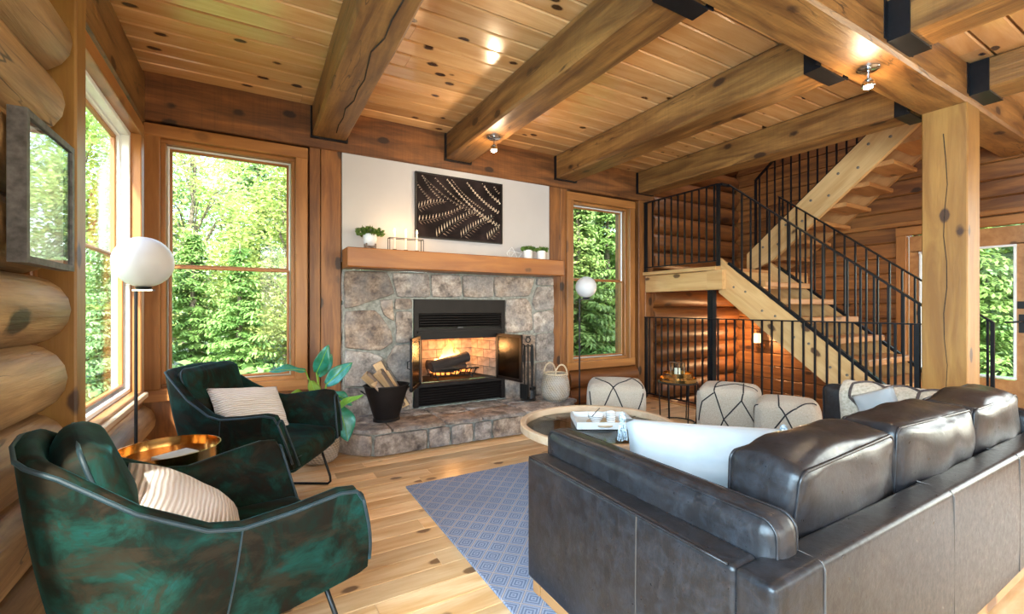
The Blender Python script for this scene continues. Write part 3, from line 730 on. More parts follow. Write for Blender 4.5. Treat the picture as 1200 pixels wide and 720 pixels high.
# steel fireplace insert
X0, X1, Z0, Z1 = 1.40, 2.44, .232, 1.326
ins = thing('fireplace_insert', 'black steel fireplace insert with louvres and two open glass doors', 'fireplace insert', (1.92, FY, Z0))
def IL(x, y, z): return Vector((x - 1.92, y - FY, z - Z0))
def ibox(name, x0, x1, y0, y1, z0, z1, mat='insert_steel', par=ins):
    return MB().box(IL((x0 + x1) / 2, (y0 + y1) / 2, (z0 + z1) / 2), (x1 - x0, y1 - y0, z1 - z0)).build(name, mat, par)
ibox('top_panel', X0, X1, 4.385, 4.43, 1.185, Z1); ibox('side_frame', X0, X0 + .045, 4.385, 4.43, Z0, 1.185); ibox('side_frame', X1 - .045, X1, 4.385, 4.43, Z0, 1.185)
ibox('middle_panel', X0 + .045, X1 - .045, 4.395, 4.43, .915, 1.03); ibox('back_panel', X0 + .04, X1 - .04, 4.435, 4.44, 1.03, 1.19); ibox('back_panel', X0 + .04, X1 - .04, 4.435, 4.44, Z0, .45)
ibox('hood_lip', X0 + .03, X1 - .03, 4.355, 4.395, .985, 1.005); ibox('door_sill', X0 + .03, X1 - .03, 4.36, 4.44, .435, .47)
def slat(x0, x1, z):
    mb = MB(); mb.prism([(4.380, z - .012), (4.425, z + .010), (4.427, z + .014), (4.380, z - .007)], x0, x1, lambda a, b, d: IL(d, a, b))
    mb.build('louvre', 'insert_steel', ins)
for k in range(6): slat(X0 + .05, X1 - .05, 1.052 + .026 * k)
for k in range(7): slat(X0 + .05, X1 - .05, .258 + .026 * k)
MB().box(IL(1.90, 4.38, 1.035), (.06, .01, .012)).build('badge', 'grey_frame', ins)
# firebox
OX0, OX1, OZ0, OZ1 = 1.475, 2.365, .475, .915
BX0, BX1, BY = 1.60, 2.25, 4.86
fb = MB(); fr = [IL(OX0, FY + .03, OZ0), IL(OX1, FY + .03, OZ0), IL(OX1, FY + .03, OZ1), IL(OX0, FY + .03, OZ1)]; bk = [IL(BX0, BY, OZ0), IL(BX1, BY, OZ0), IL(BX1, BY, OZ1), IL(BX0, BY, OZ1)]
fb.add(fr + bk, [(4, 5, 6, 7), (0, 1, 5, 4), (3, 7, 6, 2), (0, 4, 7, 3), (1, 2, 6, 5)]); fbo = fb.build('firebox', 'insert_steel', ins, fix=False)
ibox('opening_frame', OX0 - .03, OX0, 4.385, 4.43, .45, .93); ibox('opening_frame', OX1, OX1 + .03, 4.385, 4.43, .45, .93)
bw, bh_ = .205, .098
for r_ in range(5):
    z0 = OZ0 + r_ * bh_
    if z0 + .02 > OZ1: break
    z1 = min(z0 + bh_, OZ1)
    x = BX0 - (bw / 2 if r_ % 2 else 0)
    while x < BX1:
        a, b = max(x, BX0) + .003, min(x + bw, BX1) - .003
        if b - a > .02: MB().box(IL((a + b) / 2, BY - .012, (z0 + z1) / 2), (b - a, .02, z1 - z0 - .006)).build('brick', 'firebrick', ins)
        x += bw
    for (fx, bx, sg) in ((OX0, BX0, 1), (OX1, BX1, -1)):
        y = FY + .04 - (.1 if r_ % 2 else 0); ang = math.atan2(BY - FY - .03, bx - fx)
        L = math.hypot(BY - FY - .03, bx - fx); u = -(bw / 2 if r_ % 2 else 0)
        while u < L:
            a, b = max(u, 0) + .003, min(u + bw, L) - .003
            if b - a > .02:
                m = (a + b) / 2; cx = fx + math.cos(ang) * m + sg * .012; cy = FY + .03 + math.sin(ang) * m
                MB().box((0, 0, 0), (b - a, .018, z1 - z0 - .006)).build('brick', 'firebrick', ins, IL(cx, cy, (z0 + z1) / 2), (0, 0, ang))
            u += bw
def fdoor(hx, ang, w, sgn):
    """glass door hinged at hx; local x runs from the hinge to the free edge"""
    d = bpy.data.objects.new('door', None); COL.objects.link(d); d.parent = ins; d.location = IL(hx, FY - .03, .47); d.rotation_euler = (0, 0, ang)
    h = .49; f = MB()
    for c, s in (((w / 2, 0, .015), (w, .022, .03)), ((w / 2, 0, h - .015), (w, .022, .03)), ((.015, 0, h / 2), (.03, .022, h)), ((w - .015, 0, h / 2), (.03, .022, h))): f.box(c, s)
    f.build('door_frame', 'insert_steel', d); MB().box((w / 2, 0, h / 2), (w - .05, .006, h - .05)).build('door_glass', 'smoked_glass', d)
    MB().tube([(w - .02, sgn * .01, h / 2 - .04), (w - .02, sgn * .035, h / 2 - .03), (w - .02, sgn * .035, h / 2 + .03), (w - .02, sgn * .01, h / 2 + .04)], .006, 6).build('door_handle', 'wire_black', d)
fdoor(2.33, R(-80), .42, 1); fdoor(1.45, R(-119), .42, -1)

# grate, burning logs and flames
gr = thing('fire_grate', 'iron basket grate under the burning logs in the firebox', 'grate', (1.90, 4.63, OZ0 + .003))
mb = MB()
for k in range(9): x = -.22 + .055 * k; mb.tube([(x * 1.1, -.13, .10), (x, -.10, .03), (x, .12, .03), (x * 1.1, .14, .10)], .007, 6)
mb.build('bars', 'wire_black', gr); mb = MB()
for y in (-.10, .12): mb.tube([(-.24, y, .03), (.24, y, .03)], .008, 6)
mb.tube([(-.27, -.13, .10), (.27, -.13, .10)], .008, 6); mb.build('rails', 'wire_black', gr); mb = MB()
for x in (-.2, .2):
    for y in (-.10, .12): mb.tube([(x, y, .03), (x, y, 0)], .008, 6)
mb.build('feet', 'wire_black', gr)['kind'] = 'stuff'
mb = MB()
for k in range(46): mb.box((random.uniform(-.2, .2), random.uniform(-.08, .1), .05 + random.random() * .02), (.035, .03, .025), Matrix.Rotation(random.random() * 3, 3, 'Z'))
tag(mb.build('embers', 'ember', None, (1.90, 4.63, OZ0 + .003)) if 'ember' in M else mb.build('embers', emit('ember', (1, .28, .05), 1.6).m, None, (1.90, 4.63, OZ0 + .003)), 'glowing embers lying in the iron fire grate', 'embers', kind='stuff')
for i, (c, L, r, rot, lab) in enumerate((((1.85, 4.56, .655), .46, .058, (R(3), R(-10), R(6)), 'thick charred log burning on top of the fire grate'), ((1.86, 4.70, .60), .44, .05, (0, R(4), R(-8)), 'charred log burning at the back of the fire grate'), ((1.80, 4.55, .575), .34, .035, (0, R(6), R(14)), 'thin charred stick burning low in the fire grate'))):
    o = link('burning_log', log_mesh(L, r, 400 + i, 'burnt_wood', 'burning_log'), None, c, rot); tag(o, lab, 'log')
fl_ = thing('fire_flames', 'orange and yellow flames rising behind the charred logs', 'flame', (1.92, 4.70, .62))
for i, (x, y, h, w) in enumerate(((-.02, .0, .27, .075), (.06, -.02, .17, .05), (-.09, .01, .11, .045), (.14, .0, .10, .04), (-.17, .0, .06, .035), (.02, .05, .19, .05))):
    mb = MB()
    pts = [(x + .015 * math.sin(k * 1.3 + i), y + .01 * math.cos(k * 1.7 + i), h * k / 8) for k in range(9)]
    rr = [w * (.35 + .65 * math.sin(math.pi * min(1, .25 + k / 12))) * (1 - (k / 8) ** 2.2) + .002 for k in range(9)]
    mb.tube(pts, rr, 10); mb.build('flame', 'flame', fl_, smooth='all')
l = light('fire_glow', 'POINT', (0, -.07, .16), (0, 0, 0), 11, (1, .45, .14), shadow_soft_size=.06); l.parent = fl_

# ---------------------------------------------------------------- stairs
SL = .81
st = thing('staircase', 'open-tread wooden staircase with a landing, pale stringers and peg plugs', 'staircase', (5.3, 3.0, 0))
def SLc(x, y, z): return Vector((x - 5.3, y - 3.0, z))
def stringer(x0, x1, poly, mat='stair_wood'):
    # the grain runs along the slope: build in a frame whose local x follows it
    a, b = poly[0], poly[1]; ang = math.atan2(b[1] - a[1], b[0] - a[0]); ca, sa = math.cos(ang), math.sin(ang)
    cy = sum(p[0] for p in poly) / len(poly); cz = sum(p[1] for p in poly) / len(poly)
    loc = [((p[0] - cy) * ca + (p[1] - cz) * sa, -(p[0] - cy) * sa + (p[1] - cz) * ca) for p in poly]
    mb = MB(); h = (x1 - x0) / 2; mb.prism(loc, -h, h, lambda u, v, d: (u, d, v))
    rotm = Matrix(((0, -1, 0), (ca, 0, -sa), (sa, 0, ca)))       # local x -> (0, ca, sa), y -> -x, z -> (0,-sa,ca)
    o = mb.build('stringer', mat, st); o.location = SLc((x0 + x1) / 2, cy, cz); o.rotation_euler = rotm.to_euler(); return o
def zl(y): return 1.70 + (y - 3.20) * SL          # upper edge of the lower flight
for x0, x1 in ((4.76, 4.82), (5.78, 5.84)):
    stringer(x0, x1, [(1.08, zl(1.08)), (3.36, zl(3.36) - .10), (3.36, 1.46), (3.30, 1.38), (1.5, zl(1.5) - .37), (1.06, .0), (1.0, .0)] if False else
             [(1.10, max(.0, zl(1.10))), (3.36, zl(3.36)), (3.36, 1.42), (1.55, zl(1.55) - .375), (1.25, .0), (1.10, .0)])
NT_ = 8
for k in range(1, NT_ + 1):
    z = 1.72 * k / (NT_ + 1); y = 1.22 + (z - .19) / SL + .10
    plank('tread', SLc(5.30, y, z - .03), .95, .27, .06, 'x', 'tread_wood', st, .008)
# landing
for j in range(5): plank('landing_board', SLc(5.72, 3.45 + .2 * j, 1.70), 1.98, .196, .045, 'x', 'tread_wood', st, .004)
plank('landing_nosing', SLc(4.70, 3.89, 1.705), 1.12, .10, .045, 'y', 'stair_wood', st, .006)
plank('fascia', SLc(4.72, 3.89, 1.565), 1.10, .225, .05, 'yz', 'stair_wood', st, .006)
plank('end_block', SLc(4.74, 3.37, 1.57), .20, .235, .10, 'yz', 'stair_wood', st, .006)
plank('landing_beam', SLc(5.72, 3.36, 1.57), 1.9, .22, .06, 'xz', 'stair_wood', st, .006)
MB().box(SLc(4.73, 3.43, .68), (.07, .07, 1.54)).build('steel_post', 'black_steel', st)
# upper flight
def zu(y): return 2.02 + (3.74 - y) * .85         # upper edge of the near stringer
for x0, x1 in ((5.97, 6.03), (6.66, 6.72)):
    stringer(x0, x1, [(3.78, zu(3.78)), (1.50, zu(1.50)), (1.50, zu(1.50) - .42), (3.42, zu(3.42) - .42), (3.78, 1.73)], 'stair_wood' if x0 < 6.2 else 'tread_wood')
for k in range(1, 9):
    z = 1.72 + .19 * k; y = 3.62 - .19 * k / .85
    plank('tread', SLc(6.345, y, z - .02), .62, .27, .05, 'x', 'tread_wood', st, .008)
for k in range(6):                               # dowel plugs
    for s in (-.10, .10):
        y = 3.45 - .30 * k; zc = zu(y) - .20 + s * .25
        MB().tube([(0, 0, 0), (.004, 0, 0)], .016, 12).build('plug', 'bark', st, SLc(5.965, y + s, zc - s * .85 * .4))
for k in range(5):
    for s in (-.07, .07):
        y = 3.1 - .33 * k; MB().tube([(0, 0, 0), (.004, 0, 0)], .013, 12).build('plug', 'bark', st, SLc(4.756, y + s, zl(y) - .17 + s * .4))

# ---------------------------------------------------------------- steel railings
BAL = {}
def bal_mesh(h, w=.016):
    k = (round(h, 3), w)
    if k not in BAL: BAL[k] = MB().box((0, 0, h / 2), (w, w, h)).mesh('baluster', 'black_steel')
    return BAL[k]
def flat_rail(t, x, y0, y1, z, zb, top=.012, n=None, step=.104, base=None, posts=()):
    o = Vector(t.location)
    MB().box(Vector((x, (y0 + y1) / 2, z)) - o, (.042, abs(y1 - y0), top)).build('top_rail', 'black_steel', t)
    MB().box(Vector((x, (y0 + y1) / 2, zb)) - o, (.036, abs(y1 - y0), .012)).build('bottom_rail', 'black_steel', t)
    y = y0 + step * .6
    while y < y1 - .02:
        link('baluster', bal_mesh(z - zb - .012), t, Vector((x, y, zb + .006)) - o); y += step
    for py, z0 in posts: MB().box(Vector((x, py, (z + z0) / 2)) - o, (.034, .034, z - z0)).build('newel', 'black_steel', t)
g1 = thing('guard_railing', 'long black steel railing guarding the stairwell behind the poufs', 'railing', (4.69, 3.0, 0))
flat_rail(g1, 4.69, 1.49, 4.44, 1.11, .07, posts=((4.42, 0), (1.51, 0)))
g2 = thing('landing_railing', 'short black steel railing on the edge of the stair landing', 'railing', (4.68, 3.9, 1.73))
flat_rail(g2, 4.68, 3.30, 4.44, 2.68, 1.79, posts=((4.42, 1.728), (3.31, 1.728)))
def slope_rail(t, x, y0, y1, zt, zb, step=.104, newel=()):
    """sloping rail between y0 and y1; zt and zb give the heights of the hand rail and of the lower bar"""
    o = Vector(t.location)
    MB().bar(Vector((x, y0, zt(y0))) - o, Vector((x, y1, zt(y1))) - o, .042, .014).build('hand_rail', 'black_steel', t)
    MB().bar(Vector((x, y0, zb(y0))) - o, Vector((x, y1, zb(y1))) - o, .04, .03).build('lower_bar', 'black_steel', t)
    y = min(y0, y1) + step * .4
    while y < max(y0, y1):
        link('baluster', bal_mesh(zt(y) - zb(y) - .004), t, Vector((x, y, zb(y))) - o); y += step
    for py, z0 in newel: MB().box(Vector((x, py, (zt(py) + z0) / 2)) - o, (.026, .026, zt(py) - z0)).build('newel', 'black_steel', t)
g3 = thing('stair_railing', 'sloping black steel railing on the open side of the lower stair flight', 'railing', (4.79, 2.3, 0))
slope_rail(g3, 4.79, 1.49, 3.25, lambda y: zl(y) + .93, lambda y: zl(y) + .02)
MB().box((-.05, .97, 2.665), (.15, .036, .03)).build('return_bar', 'black_steel', g3)
g4 = thing('stair_railing', 'sloping black steel railing on the far side of the lower stair flight', 'railing', (5.81, 2.3, 0))
slope_rail(g4, 5.81, 1.33, 3.25, lambda y: 1.111 + (y - 1.339) * .81, lambda y: zl(y) + .02, newel=((1.34, 0),))
g5 = thing('stair_railing', 'black steel railing climbing beside the upper stair flight', 'railing', (6.0, 2.7, 0))
slope_rail(g5, 6.0, 1.6, 3.68, lambda y: 2.99 + (3.68 - y) * .85, lambda y: zu(y) + .0, newel=((3.67, 1.73),))

# wall lamp in the stairwell
sn = thing('wall_sconce', 'small lit wall lamp with a white shade on the wall under the stairs', 'wall lamp', (6.70, 4.02, .66))
MB().tube([(.05, 0, 0), (.03, 0, 0)], .05, 16).build('back_plate', 'brass', sn); MB().tube([(.04, 0, 0), (-.04, 0, -.03), (-.09, 0, 0), (-.09, 0, .05)], .008, 8).build('arm', 'brass', sn, smooth=True)
MB().lathe([(.065, .05), (.045, .19), (.043, .19), (.063, .05)], 20, (-.09, 0, 0)).build('shade', 'lampshade_lit', sn, smooth=True)
l = light('sconce_lamp', 'POINT', (-.20, 0, .13), (0, 0, 0), 26, (1, .60, .28), shadow_soft_size=.05); l.parent = sn
# ---------------------------------------------------------------- rug
rug = rounded_box((2.74, 2.40, .012), .005, 4).build('area_rug', 'rug_weave', None, (2.28, 1.85, .0062)); tag(rug, 'blue-grey woven rug with a concentric diamond pattern under the sofa', 'rug')

# ---------------------------------------------------------------- leather sofa (its back towards the camera)
so = thing('leather_sofa', 'large dark brown leather sofa with three loose back cushions, on the rug', 'sofa', (2.48, 1.10, 0))
SX0, SX1, SY0, SY1 = 1.04, 3.80, .59, 1.67
def So(x, y, z): return Vector((x - 2.48, y - 1.10, z))
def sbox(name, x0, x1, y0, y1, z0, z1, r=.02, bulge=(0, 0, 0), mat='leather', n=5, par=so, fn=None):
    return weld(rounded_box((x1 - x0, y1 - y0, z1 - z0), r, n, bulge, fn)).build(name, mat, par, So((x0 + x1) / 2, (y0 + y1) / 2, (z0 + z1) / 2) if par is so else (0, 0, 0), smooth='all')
def piping(par, pts, r=.005, mat='leather', closed=True, name='piping'): return MB().tube(pts, r, 6, closed).build(name, mat, par, smooth='all')
def rect_loop(cx, cy, cz, a, b, ax, r=.03, k=4):
    """rounded rectangle loop, half sizes a, b, in the plane whose normal is ax"""
    out = []
    for sx, sy, st_ in ((1, 1, 0), (-1, 1, 90), (-1, -1, 180), (1, -1, 270)):
        for j in range(k + 1):
            an = R(st_ + 90 * j / k); u = sx * (a - r) + r * math.cos(an); v = sy * (b - r) + r * math.sin(an)
            out.append({'x': (cx, cy + u, cz + v), 'y': (cx + u, cy, cz + v), 'z': (cx + u, cy + v, cz)}[ax])
    return out
wv = lambda amp, s, sd: (lambda o: o + Vector((amp * mnoise.noise(Vector((o.x * s + sd, o.y * s, o.z * s))), amp * mnoise.noise(Vector((o.x * s, o.y * s + sd, o.z * s + 5))), amp * mnoise.noise(Vector((o.x * s, o.y * s + 9, o.z * s + sd))))))
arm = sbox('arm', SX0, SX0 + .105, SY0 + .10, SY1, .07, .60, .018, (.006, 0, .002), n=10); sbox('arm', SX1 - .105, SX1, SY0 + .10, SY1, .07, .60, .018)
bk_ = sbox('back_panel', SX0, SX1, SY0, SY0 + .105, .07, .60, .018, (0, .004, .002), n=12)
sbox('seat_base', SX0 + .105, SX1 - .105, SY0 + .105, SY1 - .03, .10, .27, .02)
for sx in (SX0 + .0, SX1 - .0):
    piping(arm if sx < 2 else bk_, [So(sx, SY0 + .12 + (SY1 - SY0 - .14) * k / 10, .598) - (So(SX0 + .0525, (SY0 + .10 + SY1) / 2, .335) if sx < 2 else So((SX0 + SX1) / 2, SY0 + .0525, .335)) for k in range(11)], .004, closed=False)
for fx in (.0, .33, .62, .9):                       # welt seams running down the back and the arm
    x = SX0 + .22 + fx * (SX1 - SX0 - .1)
    if x < SX1 - .1: MB().tube([So(x, SY0 - .001, .09), So(x, SY0 - .002, .58), So(x, SY0 + .006, .597), So(x, SY0 + .1, .602)], .003, 5).build('seam', 'leather_seam', so)
MB().tube([So(SX0 - .001, 1.02, .09), So(SX0 - .005, 1.02, .35), So(SX0 - .002, 1.02, .595)], .0028, 5).build('seam', 'leather_seam', so)
def bolster(x0, x1, sd):
    o = sbox('arm_bolster', x0, x1, SY0 + .06, SY1 + .02, .36, .695, .045, (.012, .01, .014), n=9, fn=wv(.008, 5, sd))
    f2 = wv(.008, 5, sd)
    for xx in (-(x1 - x0) / 2 + .018, (x1 - x0) / 2 - .018): piping(o, [f2(Vector(p)) for p in rect_loop(xx, 0, 0, (SY1 - SY0 - .04) / 2 - .004, .164, 'x', .045, 6)], .004)
    return o
bolster(SX0 + .107, SX0 + .107 + .125, 1); bolster(SX1 - .232, SX1 - .107, 4)
cw = (SX1 - SX0 - 2 * .232) / 3
for k in range(3):
    x0 = SX0 + .232 + cw * k
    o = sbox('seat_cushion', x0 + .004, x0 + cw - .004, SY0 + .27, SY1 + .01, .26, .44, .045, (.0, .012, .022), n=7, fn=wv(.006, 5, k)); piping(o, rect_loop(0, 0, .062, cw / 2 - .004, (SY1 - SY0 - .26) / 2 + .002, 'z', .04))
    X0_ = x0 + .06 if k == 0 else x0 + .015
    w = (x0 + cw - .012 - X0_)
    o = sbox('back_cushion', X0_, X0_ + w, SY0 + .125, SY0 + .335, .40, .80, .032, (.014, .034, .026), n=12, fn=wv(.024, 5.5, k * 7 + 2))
    o.rotation_euler = (R(4), 0, R((2, -1, 1)[k]))
    f_ = wv(.024, 5.5, k * 7 + 2)
    for yy in (-.097, .097): piping(o, [f_(Vector(p)) for p in rect_loop(0, yy, 0, w / 2 - .0065, .1935, 'y', .03, 6)], .0055)
pl = MB(); pl.box(So((SX0 + SX1) / 2, SY0 + .03, .05), (SX1 - SX0 - .02, .05, .045)); pl.box(So((SX0 + SX1) / 2, SY1 - .06, .05), (SX1 - SX0 - .02, .05, .045))
plank('plinth', So((SX0 + SX1) / 2, SY0 + .035, .045), SX1 - SX0 - .02, .05, .05, 'x', 'tread_wood', so); plank('plinth', So((SX0 + SX1) / 2, SY1 - .06, .045), SX1 - SX0 - .02, .05, .05, 'x', 'tread_wood', so)
plank('plinth', So(SX0 + .035, 1.10, .045), .95, .05, .05, 'y', 'tread_wood', so); plank('plinth', So(SX1 - .035, 1.10, .045), .95, .05, .05, 'y', 'tread_wood', so)
for x in (SX0 + .06, SX1 - .06):
    for y in (SY0 + .09, SY1 - .07): MB().box(So(x, y, .017), (.05, .05, .010)).build('foot', 'mirror_dark', so)

# white cushion with tassels in the corner of the sofa
pw = thing('throw_pillow', 'plain white lumbar pillow with grey tassels in the corner of the big sofa', 'pillow', (1.64, 1.215, .445), R(-40))
weld(pillow(.66, .31, .17, 16, .03, .02, 3)).build('cover', 'white_cloth', pw, (0, 0, 0), (R(-20), R(1.5), 0), 'all')
def tassel(par, loc, L, rz=0):
    mb = MB(); rs = random.Random(int(loc[0] * 100))
    for _ in range(16):
        a = rs.uniform(0, 6.28); q = rs.uniform(.2, 1); mb.tube([(0, 0, 0), (.022 * q * math.cos(a), .022 * q * math.sin(a), -L * .4), (.034 * q * math.cos(a), .034 * q * math.sin(a), -L * rs.uniform(.85, 1))], .0035, 4)
    o = mb.build('tassel', 'tassel_grey' if rs.random() < .5 else 'white_cloth', par, loc); MB().lathe([(.0, .03), (.014, .02), (.016, 0), (.012, -.012), (.0, -.015)], 10).build('knot', 'tassel_grey', o); return o
tassel(pw, (-.335, .10, .300), .10); tassel(pw, (.335, .10, .275), .05)

# ---------------------------------------------------------------- throw and small pillow on the other arm of the sofa
# the throw is a sheet bent over the arm, with its dark hexagon lines laid on the same surface
def catmull(prof, v):
    s = v * (len(prof) - 1); i = min(int(s), len(prof) - 2); f = s - i
    p0, p1, p2, p3 = [prof[max(0, min(len(prof) - 1, i + k))] for k in (-1, 0, 1, 2)]
    return [.5 * (2 * p1[q] + (p2[q] - p0[q]) * f + (2 * p0[q] - 5 * p1[q] + 4 * p2[q] - p3[q]) * f * f + (3 * p1[q] - p0[q] - 3 * p2[q] + p3[q]) * f ** 3) for q in (0, 1)]
def throw_pt(u, v, off=0.0):
    """u runs along the arm, v runs from the inner hem over the arm to the outer hem"""
    y = 1.55 - .64 * u + .015 * math.sin(v * 5)
    x, z = catmull([(-.03, .46), (-.033, .56), (-.028, .66), (.03, .722), (.10, .722), (.135, .66), (.165, .614), (.235, .612), (.252, .55), (.254, .45)], v)
    w = .006 * mnoise.noise(Vector((u * 5, v * 4, 2)))
    n_ = Vector((-1, 0, .2)) if v < .3 else (Vector((0, 0, 1)) if v < .8 else Vector((1, 0, .2)))
    return Vector((SX1 - .232 + x - 3.55, y - 1.25, z + abs(w))) + n_ * off
th = thing('throw_blanket', 'cream woven throw with dark hexagon lines draped over an arm of the leather sofa', 'blanket', (3.55, 1.25, 0))
mb = MB(); mb.grid(lambda u, v: throw_pt(u, v), 22, 40); sh = mb.build('sheet', 'throw_weave', th, smooth='all'); md = sh.modifiers.new('thickness', 'SOLIDIFY'); md.thickness = .008; md.offset = 0
def throw_line(a, b):
    MB().tube([throw_pt(a[0] + (b[0] - a[0]) * k / 6, a[1] + (b[1] - a[1]) * k / 6, .006) for k in range(7)], .0095, 5).build('line', 'throw_line', th, smooth='all')
for k in range(-1, 4):
    u0 = .10 + .28 * k; um = u0 + .14; u1 = u0 + .28
    for e in (((u0, .19), (um, .09)), ((um, .09), (u1, .19)), ((um, .09), (um, .02)), ((u0, .19), (u0, .31)), ((u0, .31), (um, .41)), ((um, .41), (u1, .31)), ((um, .41), (um, .55)), ((um, .55), (u0, .65)), ((um, .55), (u1, .65)), ((u0, .65), (u0, .80)), ((u0, .80), (um, .90)), ((um, .90), (u1, .80))):
        if all(.005 < q[0] < .995 for q in e): throw_line(*e)
wp = thing('throw_pillow', 'small plain white pillow leaning on the patterned throw on the sofa', 'pillow', (3.47, 1.27, .475), R(90))
weld(pillow(.25, .25, .10, 12, .03, .01, 8)).build('cover', 'white_cloth', wp, (0, 0, 0), (R(12), R(24), 0), 'all')

# ---------------------------------------------------------------- round coffee table
CT = (2.04, 2.36)
ct = thing('coffee_table', 'round coffee table with a pale wooden rim and glass top on black legs', 'coffee table', (CT[0], CT[1], .0125))
MB().lathe([(.52, .40), (.53, .405), (.53, .447), (.525, .452), (.497, .452), (.492, .447), (.492, .405), (.50, .40), (.52, .40)], 64).build('rim', 'pale_wood', ct, smooth=True)
MB().lathe([(.0, .405), (.494, .405), (.494, .413), (.0, .413)], 64).build('glass_top', 'window_glass', ct)
for k in range(4):
    a = R(15 + 90 * k); MB().tube([(.495 * math.cos(a), .495 * math.sin(a), .398), (.24 * math.cos(a), .24 * math.sin(a), .39), (.20 * math.cos(a), .20 * math.sin(a), .36), (.20 * math.cos(a), .20 * math.sin(a), 0)], .010, 8).build('leg', 'wire_black', ct)
MB().tube([(.20 * math.cos(2 * math.pi * k / 32), .20 * math.sin(2 * math.pi * k / 32), .012) for k in range(32)], .008, 6, True).build('foot_ring', 'wire_black', ct)
TZ = .0125 + .414
ty = thing('serving_tray', 'white square tray on the round coffee table', 'tray', (2.13, 2.42, TZ), R(-30))
weld(rounded_box((.40, .32, .014), .006, 3)).build('base', 'paper_white', ty, (0, 0, .008))
for c, s in (((0, .155, .026), (.40, .012, .045)), ((0, -.155, .026), (.40, .012, .045)), ((.194, 0, .026), (.012, .30, .045)), ((-.194, 0, .026), (.012, .30, .045))): MB().box(c, s).build('lip', 'paper_white', ty)
wt = MB().lathe([(.0, 0), (.105, 0), (.11, .006), (.11, .014), (.0, .014)], 32).build('wooden_board', 'pale_wood', None, (2.09, 2.37, TZ + .016), smooth=True); tag(wt, 'small round wooden board under the bowl and the cup', 'board')
bo = thing('bowl', 'white bowl with thin dark stripes on the round wooden board', 'bowl', (2.045, 2.385, TZ + .031))
MB().lathe([(.0, 0), (.025, 0), (.05, .03), (.055, .055), (.051, .055), (.046, .032), (.02, .008), (.0, .008)], 28).build('body', 'white_glaze', bo, smooth=True)
for z, r_ in ((.022, .0445), (.034, .0525), (.044, .0545)): MB().tube([(r_ * math.cos(2 * math.pi * k / 24), r_ * math.sin(2 * math.pi * k / 24), z) for k in range(24)], .0014, 5, True).build('stripe', 'wire_black', bo)
MB().tube([(-.06, -.03, .05), (-.01, -.01, .07), (.05, .02, .085)], .003, 5).build('spoon', 'wire_black', bo)
cu_ = thing('cup', 'white cup with dark stripes on the round wooden board', 'cup', (2.135, 2.335, TZ + .031))
MB().lathe([(.0, 0), (.027, 0), (.032, .01), (.033, .07), (.029, .07), (.028, .012), (.0, .008)], 24).build('body', 'white_glaze', cu_, smooth=True)
for z in (.02, .034, .048, .06): MB().tube([(.0335 * math.cos(2 * math.pi * k / 20), .0335 * math.sin(2 * math.pi * k / 20), z) for k in range(20)], .0013, 5, True).build('stripe', 'wire_black', cu_)

# ---------------------------------------------------------------- poufs
def pouf(x, y, s, h, rz, label, pat):
    t = thing('pouf', label, 'pouf', (x, y, 0), rz)
    rb = rounded_box((s, s, h), .07, 7, (.018, .018, .03)); sh_ = rb.shape
    weld(rb).build('body', 'wool_shag', t, (0, 0, h / 2), smooth='all')
    hs, hh = s / 2, h / 2
    def on(f, a, b):                                  # point on face f of the box
        p = {'-y': (a * hs, -hs, b * hh), '-x': (-hs, -a * hs, b * hh), '+z': (a * hs, b * hs, hh), '+y': (-a * hs, hs, b * hh), '+x': (hs, a * hs, b * hh)}[f]
        q = sh_(Vector(p)); return q * 1.004 + Vector((0, 0, h / 2))
    for f, pts in pat:
        pth = []
        for (a, b), (c, d) in zip(pts, pts[1:]): pth += [on(f, a + (c - a) * k / 8, b + (d - b) * k / 8) for k in range(8)]
        pth.append(on(f, *pts[-1])); MB().tube(pth, .0065, 5).build('pattern_line', 'pouf_line', t, smooth='all')
P1 = [('-y', [(-.75, -.95), (-.1, .98)]), ('-y', [(-.1, .98), (.55, -.95)]), ('-y', [(.45, -.98), (.95, .7)]), ('-y', [(-.97, .7), (-.75, -.7)]), ('+z', [(-.75, .3), (-.5, -.4), (-.1, -1)]), ('+z', [(-.1, -1), (.35, -.4), (.6, .4)]), ('+z', [(.6, .4), (.98, -.95)])]
P2 = [('-y', [(-.42, .98), (-.1, -.3), (.25, -.98)]), ('-y', [(-.3, -.98), (-.1, -.3), (.45, .6), (.5, .98)]), ('-y', [(.45, .6), (.95, -.55)]), ('-y', [(-.98, -.5), (-.8, .4), (-.42, .85)]), ('+z', [(-.42, -.98), (-.4, -.2), (-.3, .6)]), ('+z', [(.5, -.98), (.46, .2)]), ('+z', [(-.42, -.8), (.2, -.1), (.97, -.4)]), ('-x', [(-.9, -.9), (0, .3), (.9, .98)])]
P3 = [('-y', [(-.25, .98), (-.05, .6), (.45, -.6), (.62, -.98)]), ('-y', [(-.92, -.95), (-.05, .6), (.3, .98)]), ('-y', [(.97, .0), (.55, -.95)]), ('+z', [(-.25, -.98), (-.3, .4)]), ('+z', [(.3, -.98), (.9, -.3)]), ('-x', [(-.9, -.9), (0, .3), (.9, .98)])]
pouf(3.38, 3.62, .58, .45, R(-42), 'cream wool pouf with zigzag lines, beside the hearth', P1)
pouf(4.25, 2.88, .56, .435, R(-60), 'cream wool pouf with crossing lines, between side table and other pouf by the railing', P2)
pouf(4.11, 2.225, .48, .42, R(-62), 'cream wool pouf with crossing lines, close behind the end of the leather sofa', P3)

